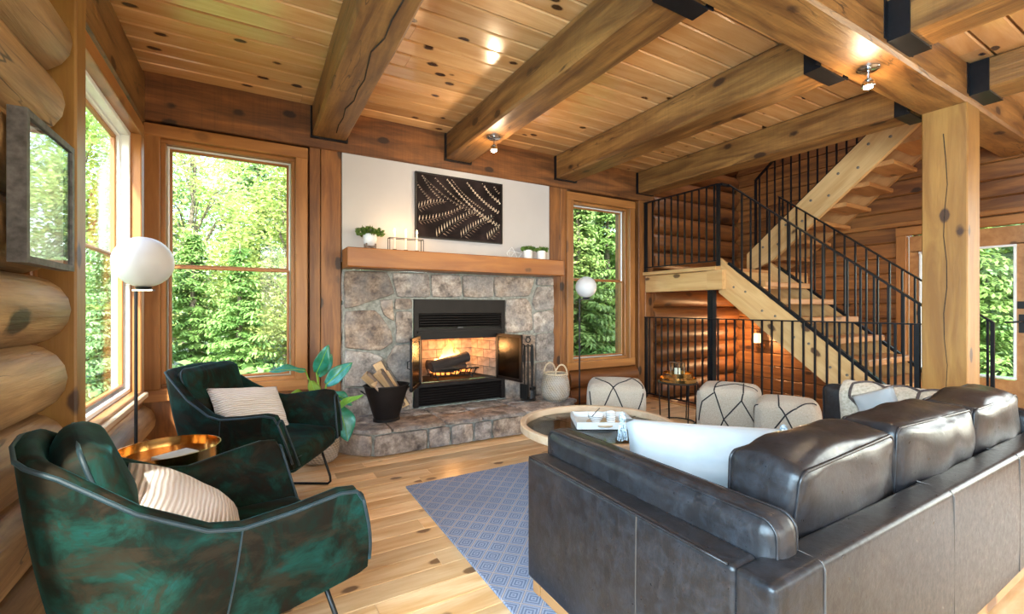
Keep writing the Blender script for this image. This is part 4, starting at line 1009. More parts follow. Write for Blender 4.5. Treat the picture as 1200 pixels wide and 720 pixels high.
# ---------------------------------------------------------------- wire side table with gold trays
nt = thing('side_table', 'round black wire side table by the railing', 'side table', (3.98, 3.30, 0))
def circ(r, z, n=32): return [(r * math.cos(2 * math.pi * k / n), r * math.sin(2 * math.pi * k / n), z) for k in range(n)]
MB().tube(circ(.20, .44), .009, 6, True).build('top_ring', 'wire_black', nt); MB().tube(circ(.17, .01), .008, 6, True).build('foot_ring', 'wire_black', nt)
MB().lathe([(.0, .436), (.198, .436), (.198, .446), (.0, .446)], 32).build('table_top', 'dark_tray', nt)
for k in range(6):
    a = R(60 * k + 12); MB().tube([(.20 * math.cos(a), .20 * math.sin(a), .44), (.18 * math.cos(a), .18 * math.sin(a), 0.003)], .007, 6).build('leg', 'wire_black', nt)
def tray(x, y, z, r, h, label):
    t = thing('gold_tray', label, 'tray', (x, y, z)); MB().lathe([(.0, 0), (r, 0), (r, h), (r - .005, h), (r - .006, .006), (.0, .006)], 40).build('dish', 'brass', t, smooth=True)
    for s in (-1, 1): MB().tube([(s * (r + .002), -.04, h * .5), (s * (r + .018), -.03, h * .8), (s * (r + .018), .03, h * .8), (s * (r + .002), .04, h * .5)], .004, 6).build('handle', 'wire_black', t)
tray(3.98, 3.30, .4505, .190, .035, 'wide shiny gold tray on the wire side table'); tray(3.98, 3.30, .488, .155, .055, 'smaller gold tray stacked on the wide tray')
lt = thing('candle_lantern', 'small square glass lantern with a white candle on the gold tray', 'lantern', (3.97, 3.30, .496))
fm = MB()
for x in (-.05, .05):
    for y in (-.05, .05): MB().box((x, y, .08), (.008, .008, .15)).build('corner_post', 'chrome', lt)
MB().box((0, 0, .004), (.11, .11, .008)).build('base', 'chrome', lt); MB().box((0, 0, .157), (.11, .11, .006)).build('top_frame', 'chrome', lt)
for x, y, sx, sy in ((0, .05, .09, .003), (0, -.05, .09, .003), (.05, 0, .003, .09), (-.05, 0, .003, .09)): MB().box((x, y, .08), (sx, sy, .14)).build('pane', 'window_glass', lt)
cd = MB().lathe([(.0, 0), (.03, 0), (.03, .085), (.0, .088)], 20).build('candle', 'candle_wax', None, (3.97, 3.30, .505), smooth=True); tag(cd, 'thick white candle inside the square glass lantern', 'candle')

# ---------------------------------------------------------------- globe floor lamps
def globe_lamp(x, y, zc, r, dx, label, ang, bm='chrome'):
    t = thing('floor_lamp', label, 'floor lamp', (x, y, 0), ang); zt = zc - r - .022
    MB().lathe([(.0, 0), (.14, 0), (.14, .012), (.0, .014)], 40).build('base', 'black_steel', t, smooth=True)
    MB().tube([(0, 0, .012), (0, 0, zt)], .009, 10).build('pole', 'black_steel', t)
    MB().box((dx, 0, zt + .004), (abs(dx) * 2 + .03, .022, .010)).build('bracket', bm, t)
    MB().lathe([(.0, 0), (.035, 0), (.042, .014), (.0, .016)], 20).build('cup', 'black_steel', t, (dx, 0, zt + .009), smooth=True)
    prof = [(r * math.sin(math.pi * k / 20), -r * math.cos(math.pi * k / 20)) for k in range(21)]; prof[0] = (0, -r); prof[-1] = (0, r)
    MB().lathe(prof, 40).build('globe', 'globe_glass', t, (dx, 0, zc), smooth='all')
globe_lamp(-.60, 3.40, 1.515, .148, .045, 'black floor lamp with a white globe, in the corner beside the log wall window', R(-30))
globe_lamp(3.27, 4.10, 1.48, .122, .075, 'thin black globe floor lamp in front of the window by the stairs', R(-30), 'black_steel')

# ---------------------------------------------------------------- velvet armchairs
def armchair(loc, rz, label):
    t = thing('velvet_armchair', label, 'armchair', loc, rz, None)
    # half plan: (x, y, z of rim, x and y at the bottom, z of the bottom)
    K = [(.375, .405, .600, .43, .335, .33), (.355, .405, .632, .40, .335, .32), (.30, .402, .640, .34, .335, .315), (.16, .388, .622, .17, .33, .30), (.03, .362, .608, -.01, .31, .29), (-.05, .347, .625, -.07, .30, .285), (-.20, .31, .71, -.15, .26, .285), (-.34, .262, .825, -.27, .20, .285), (-.395, .225, .855, -.31, .16, .285), (-.415, .16, .862, -.325, .12, .285)]
    ring = [(a, -b, c, d, -e, f) for a, b, c, d, e, f in K] + [(-.425, 0, .866, -.335, 0, .285)] + [k for k in reversed(K)]
    th_ = .055; n = len(ring)
    cen = Vector((-.02, 0))
    def pt(i, v, inner):
        a, b, c, d, e, f = ring[i]
        z0 = f if not inner else .33
        x = d + (a - d) * v; y = e + (b - e) * v; z = z0 + (c - z0) * v
        if not inner:                                  # slight belly
            s = .012 * math.sin(math.pi * v); q = Vector((x, y)) - cen; q = q.normalized() * s; x += q.x; y += q.y
        else:
            p0 = Vector(ring[max(0, i - 1)][:2]); p1 = Vector(ring[min(n - 1, i + 1)][:2]); tg = (p1 - p0).normalized(); nm = Vector((tg.y, -tg.x))
            if nm.dot(cen - Vector((x, y))) < 0: nm = -nm
            w = th_ * (1.15 - .15 * v); x += nm.x * w; y += nm.y * w
        return (x, y, z)
    NV = 8; mb = MB(); cols = []
    for i in range(n):
        col = [pt(i, j / NV, False) for j in range(NV + 1)]
        o, q = Vector(col[-1]), Vector(pt(i, 1, True)); md_ = (o + q) / 2 + Vector((0, 0, .018))
        col += [tuple((o + md_) / 2 + Vector((0, 0, .006))), tuple(md_), tuple((q + md_) / 2 + Vector((0, 0, .006)))]
        col += [pt(i, 1 - j / NV, True) for j in range(NV + 1)]; cols.append(col)
    m = len(cols[0]); mb.v = [p for c in cols for p in c]
    for i in range(n - 1):
        for j in range(m - 1): mb.f.append((i * m + j, (i + 1) * m + j, (i + 1) * m + j + 1, i * m + j + 1))
    mb.f.append(tuple(range(m))); mb.f.append(tuple((n - 1) * m + j for j in reversed(range(m))))
    mb.f.append(tuple(i * m for i in range(n)))        # underside
    sh = mb.build('shell', 'velvet', t, smooth=True)
    MB().tube([Vector(pt(i, 1, False)) + Vector((0, 0, .006)) for i in range(n)], .006, 6).build('piping', 'velvet_piping', sh, smooth='all')
    for s in (0, n - 1):
        col = cols[s]; MB().tube([Vector(p) + Vector((.004, 0, 0)) for p in col[1:]], .006, 6).build('piping', 'velvet_piping', sh, smooth='all')
    for i in (4, n - 5): MB().tube([Vector(pt(i, j / 6, False)) * 1.002 for j in range(7)], .003, 5).build('seam', 'velvet_piping', sh)
    def seatw(o):
        k = 1 - .16 * max(0, (-o.x) / .36); return Vector((o.x, o.y * k, o.z)) + wv(.006, 6, 3)(o) - o
    sc_ = weld(rounded_box((.70, .60, .13), .045, 8, (.012, .0, .022), seatw)).build('seat_cushion', 'velvet', t, (.075, 0, .365), (0, R(3), 0), 'all')
    piping(sc_, [seatw(Vector(p)) for p in rect_loop(0, 0, .030, .347, .297, 'z', .05, 6)], .006, 'velvet_piping'); piping(sc_, [seatw(Vector(p)) for p in rect_loop(0, 0, -.035, .346, .296, 'z', .05, 6)], .006, 'velvet_piping')
    bc_ = weld(rounded_box((.11, .47, .40), .05, 8, (.028, .0, .01), wv(.012, 5, 1))).build('back_cushion', 'velvet', t, (-.242, 0, .685), (0, R(-17), 0), 'all')
    piping(bc_, [wv(.012, 5, 1)(Vector(p)) for p in rect_loop(0, 0, 0, .236, .201, 'x', .05, 6)], .006, 'velvet_piping')
    for s in (-1, 1):                                  # sled legs
        y = s * .27; P = [(.30, y, .31), (.375, y * 1.05, .06), (.378, y * 1.05, .025), (.36, y * 1.05, .008), (.30, y * 1.05, .008), (-.26, y * 1.05, .008), (-.31, y * 1.05, .008), (-.325, y * 1.05, .025), (-.32, y * 1.05, .06), (-.25, y, .30)]
        MB().tube(P, .0085, 8).build('leg', 'green_steel', t, smooth='all')
    MB().tube([(-.10, -.28, .29), (-.10, .28, .29)], .008, 6).build('cross_bar', 'green_steel', t)
    return t
A1 = armchair((-.155, 1.835, 0), R(16), 'dark green velvet armchair standing right against the log wall, before the brass table')
A2 = armchair((.00, 3.32, 0), R(-31), 'dark green velvet armchair in front of the window, beside the fireplace hearth')
def pink_pillow(ch, rz, x, y, z, w, h, label, tilt=-18, roll=0):
    c = Vector(ch.location); a = ch.rotation_euler.z; p = Vector((x * math.cos(a) - y * math.sin(a), x * math.sin(a) + y * math.cos(a), z)) + c
    t = thing('throw_pillow', label, 'pillow', p, a + rz); cv = pillow(w, h, .15, 16, .03, .012, rz)
    weld(cv).build('cover', 'ribbed_cloth', t, (0, 0, 0), (R(tilt), R(roll), 0), 'all'); return t
pink_pillow(A1, R(80), .11, -.03, .455, .48, .40, 'ribbed pinkish-white pillow on the armchair against the log wall', -52, 0)
pink_pillow(A2, R(68), .05, -.03, .45, .50, .33, 'ribbed pinkish-white pillow on the armchair in front of the window', -34, 8)

# ---------------------------------------------------------------- brass tray table
bt = thing('brass_table', 'small round brass tray table between the two velvet armchairs', 'side table', (-.34, 2.60, 0))
MB().lathe([(.0, .545), (.20, .545), (.205, .55), (.205, .60), (.20, .60), (.197, .556), (.0, .556)], 48).build('tray_top', 'brass', bt, smooth=True)
MB().lathe([(.0, 0), (.14, 0), (.14, .01), (.018, .02), (.014, .05), (.014, .54), (.0, .545)], 32).build('pedestal', 'brass', bt, smooth=True)
bk2 = weld(rounded_box((.15, .10, .016), .004, 2)).build('book', 'paper_white', None, (-.31, 2.565, .5655), (0, 0, R(35))); tag(bk2, 'thin white booklet lying in the round brass tray', 'book')
# ---------------------------------------------------------------- pictures
pc = thing('wall_picture', 'dark fern print in a thin black frame over the mantel', 'picture', (1.927, 4.455, 1.96))
PW, PH = 1.006, .673
MB().box((0, -.012, PH / 2), (PW - .01, .018, PH - .01)).build('canvas', 'canvas_dark', pc)
for c, s in (((0, -.016, .007), (PW, .032, .014)), ((0, -.016, PH - .007), (PW, .032, .014)), ((-PW / 2 + .007, -.016, PH / 2), (.014, .032, PH - .028)), ((PW / 2 - .007, -.016, PH / 2), (.014, .032, PH - .028))): MB().box(c, s).build('frame', 'wire_black', pc)
def frond(p0, p1, bend, n, leaf, mat, w=.007, side=(1, -1), taper=.35):
    """one fern frond printed on the canvas: a midrib with leaflets, clipped to the picture"""
    mb = MB(); y = -.0222; inside = lambda x, z: abs(x) < PW / 2 - .016 and .016 < z < PH - .016
    d = Vector((p1[0] - p0[0], 0, p1[1] - p0[1])); L = d.length; d.normalize(); nn = Vector((-d.z, 0, d.x))
    def at(u): return Vector((p0[0], 0, p0[1])) + d * (L * u) + nn * (bend * math.sin(math.pi * u))
    def quad(a, b, w0):
        t_ = (b - a); q = Vector((-t_.z, 0, t_.x)).normalized() * w0; m_ = a + t_ * .45
        if all(inside(v.x, v.z) for v in (a, b, m_ + q, m_ - q)): mb.add([(v.x, y, v.z) for v in (a, m_ + q, b, m_ - q)], [(0, 1, 2, 3)])
    for k in range(n):
        u = k / n; a = at(u); b = at(u + 1 / n); quad(a, b + (b - a) * .3, .0035)
        l = leaf * (1 - (1 - taper) * u)
        for s in side:
            e = a + (d * .55 + nn * s).normalized() * l + nn * (-s) * 0; quad(a, e, w)
    if mb.f: o = mb.build('print', mat, pc, fix=False); o['kind'] = 'stuff'
for p0, p1, b, n, l, m, w in (((-.27, .02), (.20, .34), .02, 15, .095, 0, .0055), ((-.02, .01), (.40, .30), .02, 14, .095, 0, .0055), ((.30, .01), (.56, .22), .015, 9, .09, 0, .0055),
                              ((-.50, .16), (.02, .36), -.03, 15, .07, 0, .005), ((-.50, .28), (-.17, .40), .02, 10, .075, 0, .005),
                              ((.50, .18), (-.18, .66), .05, 22, .03, 1, .0075), ((.34, .24), (-.34, .68), .04, 22, .028, 0, .006), ((.52, .32), (.03, .68), .04, 18, .03, 1, .007), ((.28, .36), (-.12, .66), .03, 18, .022, 0, .005),
                              ((.14, .32), (-.45, .66), .04, 18, .03, 0, .004), ((.52, .44), (.24, .68), .03, 10, .03, 1, .006), ((.52, .54), (.38, .68), .02, 7, .03, 0, .006), ((-.33, .40), (-.50, .58), .01, 9, .03, 0, .004), ((-.22, .42), (-.44, .66), .02, 12, .025, 0, .004)):
    if m: frond(p0, p1, b, n, l, 'fern_print', w, (1, -1))
    else: frond(p0, p1, b, n, l, 'fern_print', w, (1,)); frond(p0, p1, b, n, l * .8, 'fern_print_dim', w * .8, (-1,))

wf = thing('wall_picture', 'grey framed picture under glass hanging on the log wall', 'picture', (-.655, 2.185, 1.39))
fw, fh = .43, .485
for c, s in (((.02, 0, .011), (.045, fw, .022)), ((.02, 0, fh - .011), (.045, fw, .022)), ((.02, -fw / 2 + .011, fh / 2), (.045, .022, fh - .044)), ((.02, fw / 2 - .011, fh / 2), (.045, .022, fh - .044))): MB().box(c, s).build('frame', 'grey_frame', wf)
MB().box((.012, 0, fh / 2), (.008, fw - .04, fh - .04)).build('mat_board', 'mat_paper', wf)
MB().box((.034, 0, fh / 2), (.003, fw - .044, fh - .044)).build('pane', 'picture_glass', wf)

# ---------------------------------------------------------------- on the mantel
MZ = 1.785
def leafy(par, n, rad, size, mat, z0, seed, h=1.0):
    r = random.Random(seed); mb = MB()
    for _ in range(n):
        a = r.uniform(0, 6.283); q = r.random() ** .5 * rad; z = z0 + r.random() * rad * h * (1 - .5 * q / rad); p = Vector((math.cos(a) * q, math.sin(a) * q, z))
        d = Vector((math.cos(a) * .8, math.sin(a) * .8, r.uniform(.1, 1.2))).normalized(); s = d.cross(Vector((r.uniform(-1, 1), r.uniform(-1, 1), .3))).normalized()
        l = size * r.uniform(.7, 1.3); nrm = d.cross(s)
        vs = [p, p + d * l * .5 + s * l * .3 + nrm * l * .06, p + d * l, p + d * l * .5 - s * l * .3 + nrm * l * .06]
        i = len(mb.v); mb.v += [tuple(v) for v in vs]; mb.f += [(i, i + 1, i + 2), (i, i + 2, i + 3)]
    o = mb.build('foliage', mat, par, fix=False); o['kind'] = 'stuff'; return o
pp = thing('potted_plant', 'leafy green plant in a white bowl pot on a dark wooden stand, on the mantel', 'plant', (.945, 4.29, MZ))
for k in range(4):
    a = R(45 + 90 * k); MB().bar((.058 * math.cos(a), .058 * math.sin(a), 0), (.058 * math.cos(a), .058 * math.sin(a), .055), .012, .012).build('stand_leg', 'bark_wood', pp)
MB().bar((-.045, -.045, .028), (.045, .045, .028), .012, .014).build('stand_bar', 'bark_wood', pp); MB().bar((-.045, .045, .028), (.045, -.045, .028), .012, .014).build('stand_bar', 'bark_wood', pp)
MB().lathe([(.0, .036), (.03, .036), (.056, .06), (.064, .10), (.058, .145), (.054, .145), (.055, .125), (.0, .125)], 28).build('pot', 'white_glaze', pp, smooth=True)
leafy(pp, 260, .105, .038, 'pot_leaf', .13, 5, .8)
for x, y, s, lab in ((2.685, 4.29, 3, 'small white pot with a green succulent on the mantel, next to the wire ornament'), (2.86, 4.28, 4, 'small white pot with a green succulent at the window end of the mantel')):
    p_ = thing('potted_plant', lab, 'plant', (x, y, MZ)); MB().lathe([(.0, 0), (.046, 0), (.05, .006), (.053, .105), (.048, .105), (.047, .09), (.0, .09)], 24).build('pot', 'white_glaze', p_, smooth=True)
    leafy(p_, 170, .062, .032, 'pot_leaf', .095, s, .9)
ch_ = thing('candle_holder', 'black wire candle holder frame for three candles on the mantel', 'candle holder', (1.285, 4.29, MZ))
HX, HY, HZ = .165, .035, .125
for x in (-HX, HX):
    for y in (-HY, HY): MB().box((x, y, HZ / 2), (.006, .006, HZ)).build('upright', 'wire_black', ch_)
for z in (.003, HZ):
    for y in (-HY, HY): MB().box((0, y, z), (2 * HX, .006, .006)).build('long_bar', 'wire_black', ch_)
    for x in (-HX, HX): MB().box((x, 0, z), (.006, 2 * HY, .006)).build('short_bar', 'wire_black', ch_)
for k in (-1, 0, 1): MB().lathe([(.0, .002), (.02, .002), (.02, .02), (.013, .02), (.013, .007), (.0, .007)], 16).build('candle_cup', 'wire_black', ch_, (k * .11, 0, 0)); MB().box((k * .11, 0, .002), (.012, .075, .004)).build('cup_bar', 'wire_black', ch_)
for k, lab in ((-1, 'slim lit candle in the wire holder, nearest the potted plant'), (0, 'slim lit candle in the middle of the wire holder'), (1, 'slim lit candle in the wire holder, nearest the fern picture')):
    c_ = thing('candle', lab, 'candle', (1.285 + k * .11, 4.29, MZ + .0075)); MB().lathe([(.0, 0), (.010, 0), (.009, .165), (.0, .168)], 12).build('stick', 'candle_wax', c_, smooth=True)
    MB().tube([(0, 0, .165), (0, 0, .175)], .0012, 5).build('wick', 'wire_black', c_); MB().lathe([(.0, .170), (.006, .178), (.008, .188), (.004, .205), (.0, .216)], 12).build('flame', 'candle_flame', c_, smooth=True)
    l = light('candle_glow', 'POINT', (0, -.03, .20), (0, 0, 0), .7, (1, .62, .30), shadow_soft_size=.02); l.parent = c_
wo_ = thing('wire_ornament', 'pale wire bird-shaped ornament on the mantel', 'ornament', (2.505, 4.28, MZ))
WP = [(-.06, 0, .0), (.05, .02, .0), (.09, 0, .06), (.0, .0, .075), (-.07, 0, .085), (-.03, .01, .125), (-.10, 0, .05)]
for a, b in ((0, 1), (1, 2), (2, 3), (3, 4), (4, 5), (5, 3), (4, 6), (6, 0), (0, 3), (1, 3), (0, 4)):
    MB().tube([Vector(WP[a]) + Vector((0, 0, .003)), Vector(WP[b]) + Vector((0, 0, .003))], .0028, 5).build('wire', 'white_vinyl', wo_)

# ---------------------------------------------------------------- on the hearth
HZ0 = .222
bu = thing('firewood_bucket', 'dark brown metal bucket full of split firewood on the hearth', 'bucket', (1.05, 4.10, HZ0))
MB().lathe([(.0, 0), (.115, 0), (.115, .02), (.108, .025), (.190, .315), (.196, .318), (.196, .325), (.186, .325), (.10, .03), (.0, .03)], 36, sx=1.05, sy=.85).build('body', 'insert_steel', bu, smooth=True)
for s in (-1, 1): MB().tube([(s * .195, -.05, .26), (s * .225, -.04, .28), (s * .225, .04, .28), (s * .195, .05, .26)], .006, 6).build('handle', 'wire_black', bu, smooth='all')
def firewood(c, L, r, d, label, seed):
    t = thing('firewood_log', label, 'firewood', c); d = Vector(d).normalized(); q = Vector((1, 0, 0)).rotation_difference(d).to_euler()
    rs = random.Random(seed); pr = [(-r, -r * .5), (r * .9, -r * .6), (r * .2, r)]; mb = MB(); mb.prism(pr, -L / 2, L / 2, lambda a, b, e: (e, a, b)); mb.build('wood', 'split_wood', t, (0, 0, 0), q)
    ar = MB(); pts = [(-r, -r * .5), (-r * .5, -r * .95), (r * .3, -r * 1.0), (r * .9, -r * .6), (r * .3, -r * .8), (-r * .5, -r * .75)]; ar.prism(pts, -L / 2, L / 2, lambda a, b, e: (e, a, b)); ar.build('bark', 'bark_wood', t, (0, 0, 0), q)
for i, (dx, dy, dz, L, r, d, lab) in enumerate((( .02, -.02, .31, .40, .050, (-.55, -.15, .85), 'pale split log slanting across the front of the bucket'), (-.07, .0, .33, .36, .045, (-.75, -.1, .75), 'split log with its cut end up, on the plant side of the bucket'), (.03, .06, .36, .42, .045, (-.45, .1, .9), 'bark-covered split log standing highest in the bucket'),
    (.09, .03, .30, .38, .04, (-.5, .05, .85), 'dark bark-sided split log on the insert side of the bucket'), (-.055, -.055, .27, .30, .04, (-.6, -.4, .8), 'short split log low at the front rim of the bucket'))):
    firewood((1.05 + dx, 4.10 + dy, HZ0 + dz - .03), L, r, d, lab, i)
ts = thing('fire_tool_stand', 'black iron stand for fireplace tools on the hearth', 'tool stand', (2.63, 4.20, HZ0))
MB().lathe([(.0, 0), (.085, 0), (.085, .012), (.02, .02), (.012, .03), (.0, .03)], 24).build('base', 'wire_black', ts, smooth=True); MB().tube([(0, 0, .02), (0, 0, .62)], .009, 8).build('stem', 'wire_black', ts)
MB().tube([(.028 * math.cos(2 * math.pi * k / 16), 0, .665 + .028 * math.sin(2 * math.pi * k / 16)) for k in range(16)], .007, 6, True).build('ring', 'wire_black', ts); MB().box((0, 0, .70), (.055, .012, .012)).build('cap', 'wire_black', ts)
for k in range(4):
    a = R(20 + 90 * k); MB().tube([(0, 0, .60), (.05 * math.cos(a), .05 * math.sin(a), .595), (.068 * math.cos(a), .068 * math.sin(a), .615)], .006, 6).build('hook', 'wire_black', ts)
def tool(a, label, head):
    t = thing('fire_tool', label, 'fire tool', (2.63 + .064 * math.cos(a), 4.20 + .064 * math.sin(a), HZ0 + .005), a)
    MB().tube([(0, 0, .06), (0, 0, .38)], .006, 8).build('shaft', 'wire_black', t); MB().tube([(0, 0, .36), (0, 0, .42), (0, 0, .50), (0, 0, .56), (0, 0, .60)], [.007, .014, .016, .011, .009], 8).build('grip', 'wire_black', t, smooth=True)
    head.build('head', 'wire_black', t)
mb = MB(); mb.box((.012, 0, .10), (.012, .10, .16)); tool(R(200), 'fireplace shovel with a flat black blade on the tool stand', mb)
mb = MB()
for k in range(10): mb.tube([(0, .004 * (k - 4.5), .13), (0, .010 * (k - 4.5), .02)], .004, 4)
mb.box((0, 0, .13), (.03, .07, .03)); tool(R(290), 'fireplace brush with dark bristles on the tool stand', mb)
mb = MB(); mb.tube([(0, 0, .07), (0, 0, .02), (.03, 0, .03)], .006, 6); tool(R(20), 'iron fire poker with a hooked tip on the tool stand', mb)
def basket(name, label, x, y, z, prof, mat, handles=False, liner=False):
    t = thing(name, label, 'basket', (x, y, z)); MB().lathe(prof, 36).build('body', mat, t, smooth='all'); return t
ba = basket('woven_basket', 'round woven seagrass basket with rope handles on the hearth', 2.90, 4.06, HZ0, [(.0, 0), (.12, 0), (.155, .05), (.165, .12), (.15, .21), (.125, .29), (.118, .29), (.14, .2), (.15, .1), (.11, .02), (.0, .02)], 'woven')
for s in (-1, 1): MB().tube([(.08 * math.cos(R(k * 18)) , s * .11, .28 + .12 * math.sin(R(k * 18))) for k in range(11)], .009, 7).build('handle', 'rope', ba, smooth='all')
mb = MB()
for k in range(6): mb.tube([(.115 * math.cos(k + .1 * j), .115 * math.sin(k + .1 * j), .29 + .006 * math.sin(j)) for j in range(10)], .008, 6)
MB().tube(circ(.122, .292), .010, 6, True).build('rim', 'rope', ba, smooth='all')

# ---------------------------------------------------------------- big-leaved plant in a basket behind the armchair
hpnt = thing('house_plant', 'big-leaved green house plant in a woven basket between armchair and hearth', 'plant', (.46, 3.93, 0))
MB().lathe([(.0, 0), (.11, 0), (.145, .03), (.16, .12), (.15, .22), (.14, .24), (.132, .24), (.14, .2), (.0, .19)], 36).build('basket', 'woven', hpnt, smooth='all')
MB().lathe([(.0, .20), (.135, .20), (.0, .205)], 24).build('soil', 'soil', hpnt)
def big_leaf(base, tip, up, w, mat, cup=.25):
    """leaf blade from stalk end to tip with a folded midrib, its stalk coming up out of the pot"""
    base, tip = Vector(base), Vector(tip); d = tip - base; L = d.length; d.normalize(); u = Vector(up); s = d.cross(u).normalized(); n_ = s.cross(d)
    def f(a, b):
        t_ = a; v = 2 * b - 1; wd = w * (math.sin(math.pi * min(1, t_ * .93 + .07)) ** .75) * (1 - .25 * t_)
        return base + d * (L * t_) + s * (v * wd) + n_ * (abs(v) * wd * cup - .18 * L * t_ * t_ + .012 * math.sin(9 * t_ + 3 * v) * abs(v))
    mb = MB(); mb.grid(f, 12, 8); lf = mb.build('leaf', mat, hpnt, smooth='all', fix=False); md = lf.modifiers.new('thickness', 'SOLIDIFY'); md.thickness = .0015
    MB().tube([f(k / 8, .5) + n_ * .003 for k in range(9)], [.004 - .0003 * k for k in range(9)], 5).build('midrib', 'house_leaf_young', lf)
    st0 = Vector((random.uniform(-.03, .03), random.uniform(-.03, .03), .2)); mid = st0.lerp(base, .55) + Vector((0, 0, .08))
    MB().tube([st0, st0.lerp(mid, .5) + Vector((0, 0, .03)), mid, base], .006, 6).build('stalk', 'house_leaf_young', hpnt, smooth='all')
for base, tip, up, w, m in (((-.02, -.02, .72), (.06, -.10, .93), (.1, -1, .3), .065, 'house_leaf'), ((.05, -.04, .62), (.22, -.12, .80), (-.2, -1, .5), .07, 'house_leaf'), ((-.10, .0, .74), (-.34, -.08, .80), (0, -.5, 1), .055, 'house_leaf'),
                            ((-.06, -.03, .66), (-.02, -.16, .52), (0, -.8, .7), .05, 'house_leaf_young'), ((.10, -.08, .42), (.27, -.22, .56), (-.3, -.8, .7), .035, 'house_leaf_young'), ((.14, -.10, .44), (.20, -.22, .20), (.2, -1, .2), .10, 'house_leaf'),
                            ((.0, .05, .68), (.12, .10, .86), (0, -1, .3), .06, 'house_leaf'), ((-.08, -.06, .55), (-.22, -.12, .60), (0, -.5, 1), .05, 'house_leaf_young'), ((.09, -.02, .55), (.26, -.06, .46), (0, -.6, 1), .06, 'house_leaf')):
    big_leaf(base, tip, up, w, m)
# ---------------------------------------------------------------- outside: ground and forest
def ground():
    mb = MB(); rg = 22
    def f(u, v):
        x = -26 + 60 * u; y = -14 + 56 * v
        d = max(0, math.hypot(max(0, -1.2 - x, x - 7.4), max(0, y - 5, -3.6 - y)))
        return (x, y, -.75 - .03 * d + .25 * mnoise.noise(Vector((x * .3, y * .3, 1))) + max(0, (y - 9)) * .06)
    mb.grid(f, 44, 44); return mb.build('ground', 'ground_soil', smooth='all')
tag(ground(), kind='structure')
def leaf_quads(mb, p, n, spread, size, r, droop=0.0, long=1.0):
    for _ in range(n):
        c = p + Vector((r.gauss(0, 1), r.gauss(0, 1), r.gauss(0, .8))) * spread
        s = size * r.uniform(.6, 1.3)
        a = Vector((r.uniform(-1, 1), r.uniform(-1, 1), r.uniform(-.6, .3) - droop)).normalized()
        b = a.cross(Vector((r.uniform(-1, 1), r.uniform(-1, 1), r.uniform(-1, 1)))).normalized()
        a *= s * long; b *= s * .42
        i = len(mb.v); mb.v += [tuple(c - a), tuple(c + b), tuple(c + a), tuple(c - b)]; mb.f.append((i, i + 1, i + 2, i + 3))
def broad_tree(name, seed, h, rad, mat, n=150, size=.13, z0=.18, per=70):
    r = random.Random(seed); t = thing(name, 'x', 'tree')
    tr = MB(); tr.tube([(.12 * math.sin(k), .1 * math.cos(k * 1.7), h * .8 * k / 7) for k in range(8)], [.13 * (1 - k / 9) for k in range(8)], 8)
    mb = MB()
    for _ in range(n):
        a = r.uniform(0, 6.283); q = r.random() ** .5; zz = r.uniform(z0, 1); w = math.sin(math.pi * (.15 + .8 * (zz - z0) / (1 - z0))) ** .7
        p = Vector((math.cos(a) * q * rad * w, math.sin(a) * q * rad * w, zz * h))
        leaf_quads(mb, p, per, .27, size, r)
        if _ % 5 == 0: tr.tube([(0, 0, p.z * .75), tuple(p * .55 + Vector((0, 0, p.z * .42))), tuple(p)], [.035, .02, .006], 5)
    tr.build('trunk', 'bark', t, smooth=True); mb.build('foliage', mat, t, fix=False)
    return t
def spruce(name, seed, h, rad, mat):
    r = random.Random(seed); t = thing(name, 'x', 'tree'); tr = MB()
    tr.tube([(0, 0, 0), (.03, 0, h * .5), (0, 0, h)], [.15, .09, .015], 8); mb = MB()
    k = 0; z = h * .06
    while z < h * .98:
        m = 7; w = rad * (1 - z / h) ** .8 + .08
        for j in range(m):
            a = r.uniform(0, 6.283); L = w * r.uniform(.75, 1.1); d = Vector((math.cos(a), math.sin(a), 0)); sd = Vector((-d.y, d.x, 0))
            steps = max(3, int(L / .13)); pz = z + r.uniform(-.1, .1)
            for s in range(1, steps + 1):
                q = s / steps; p = d * (L * q) + Vector((0, 0, pz - .32 * L * q + .16 * L * q * q))
                for sg in (-1, 1):
                    for rep in range(3):
                        l = (.26 * (1 - q) + .10) * r.uniform(.7, 1.2)
                        e = p + (sd * sg + d * r.uniform(.3, 1.0)).normalized() * l + Vector((0, 0, -.10 * r.uniform(.2, 1.6)))
                        ww = Vector((0, 0, 1)).cross(e - p).normalized() * .035 + Vector((0, 0, r.uniform(-.02, .02)))
                        i = len(mb.v); mid = (p + e) / 2; mb.v += [tuple(p), tuple(mid + ww), tuple(e), tuple(mid - ww)]; mb.f.append((i, i + 1, i + 2, i + 3))
        z += h * .022
    tr.build('trunk', 'bark', t, smooth=True); mb.build('foliage', mat, t, fix=False)
    return t
def bush(name, seed, rad, mat):
    r = random.Random(seed); t = thing(name, 'x', 'bush'); mb = MB(); st = MB()
    for _ in range(55):
        a = r.uniform(0, 6.283); q = r.random() ** .5 * rad; z = r.random() * rad * 1.1
        leaf_quads(mb, Vector((math.cos(a) * q, math.sin(a) * q, z)), 40, .16, .075, r)
        if _ % 6 == 0: st.tube([(0, 0, 0), (math.cos(a) * q * .5, math.sin(a) * q * .5, z * .6), (math.cos(a) * q, math.sin(a) * q, z)], [.014, .01, .004], 5)
    st.build('stem', 'bark', t); mb.build('foliage', mat, t, fix=False)
    return t
PROTO = {'maple': broad_tree('maple_tree', 1, 8.5, 2.2, 'broad_leaf', 210, .085), 'birch': broad_tree('birch_tree', 2, 9.5, 1.8, 'young_leaf', 170, .07),
         'spruce': spruce('spruce_tree', 3, 9.0, 2.1, 'spruce_needle'), 'fir': spruce('fir_tree', 4, 6.0, 1.5, 'undergrowth_leaf'), 'bush': bush('bush', 5, .8, 'undergrowth_leaf')}
USED = set()
def gz(x, y): return -.85 + max(0, (y - 9)) * .06
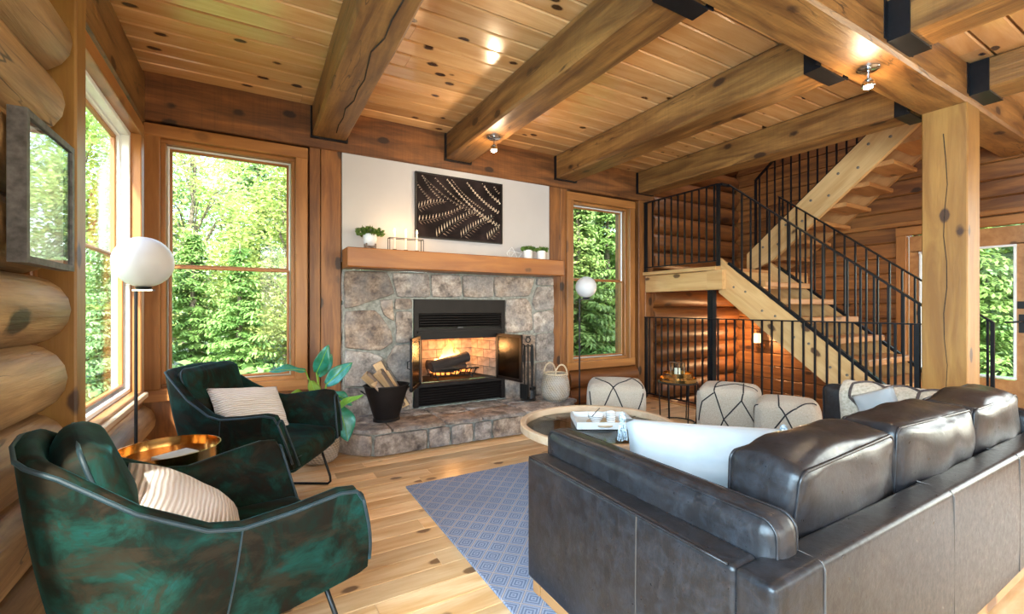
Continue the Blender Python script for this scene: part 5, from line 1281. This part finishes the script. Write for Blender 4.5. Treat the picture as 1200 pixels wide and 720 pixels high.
def plant_tree(kind, x, y, s, rz, label, group=None):
    o = PROTO[kind] if kind not in USED else copy_tree(PROTO[kind]); USED.add(kind)
    o.location = (x, y, gz(x, y) - .1); o.scale = (s, s, s); o.rotation_euler = (0, 0, rz); tag(o, label)
    if group: o['group'] = group
rt = random.Random(21)
LAB = {'maple': 'green broad-leaved tree in the forest outside the {}', 'birch': 'pale yellow-green slender tree in the forest outside the {}', 'spruce': 'dark green spruce with drooping branches outside the {}', 'fir': 'young light green fir outside the {}', 'bush': 'low leafy bush on the ground outside the {}'}
def stand(win, spots):
    for kind, x, y, s in spots:
        plant_tree(kind, x, y, s, rt.uniform(0, 6.28), LAB[kind].format(win), 'forest outside the ' + win + ' - ' + kind)
stand('window beside the fireplace with the armchair', [('spruce', -1.75, 9.0, .5), ('fir', -.2, 9.0, .55), ('maple', .7, 11.2, .62), ('spruce', 1.3, 10.4, .55), ('birch', -1.2, 12.5, .8), ('maple', -3.1, 12.0, .7),
    ('spruce', .1, 14.5, .75), ('birch', 2.1, 14.0, .8), ('spruce', -2.4, 16, .9), ('maple', -.6, 18, .95), ('birch', -4.3, 15.5, 1.0), ('maple', 2.6, 17.5, .95), ('bush', -.9, 7.0, 1.1), ('bush', .3, 6.9, .9), ('bush', -1.6, 6.8, 1.0), ('fir', -1.0, 10.4, .6), ('spruce', -3.6, 11.5, .6), ('bush', -.3, 8.4, 1.2)])
stand('window next to the stairs', [('maple', 6.2, 9.4, .62), ('birch', 7.6, 10.6, .75), ('spruce', 8.4, 10.3, 1.0), ('maple', 9.4, 12.5, 1.1), ('fir', 6.8, 8.6, .9), ('bush', 5.9, 7.0, 1.0), ('bush', 6.7, 7.5, 1.1), ('bush', 7.5, 8.4, 1.2), ('birch', 11, 13, 1.2), ('spruce', 7.4, 12.6, 1.2), ('maple', 12.2, 16.5, 1.3), ('spruce', 10.2, 16.5, 1.4), ('fir', 8.2, 9.1, .9), ('spruce', 5.4, 10.5, 1.0)])
stand('side window in the log wall', [('birch', -4.2, 10.2, .7), ('maple', -5.8, 13.5, .8), ('bush', -2.6, 7.6, .9), ('fir', -3.2, 8.8, .6), ('birch', -7.5, 14, 1.0), ('maple', -9.5, 9.5, .8)])
stand('glazed entry door', [('spruce', 12.5, 2.2, 1.0), ('maple', 14.5, 3.6, 1.0), ('birch', 15.5, 1.8, 1.0), ('spruce', 17.5, 3.0, 1.2), ('fir', 11.0, 2.9, .8), ('bush', 10.5, 2.2, 1.1), ('maple', 18.5, 4.6, 1.3), ('spruce', 15.0, 4.9, 1.2)])
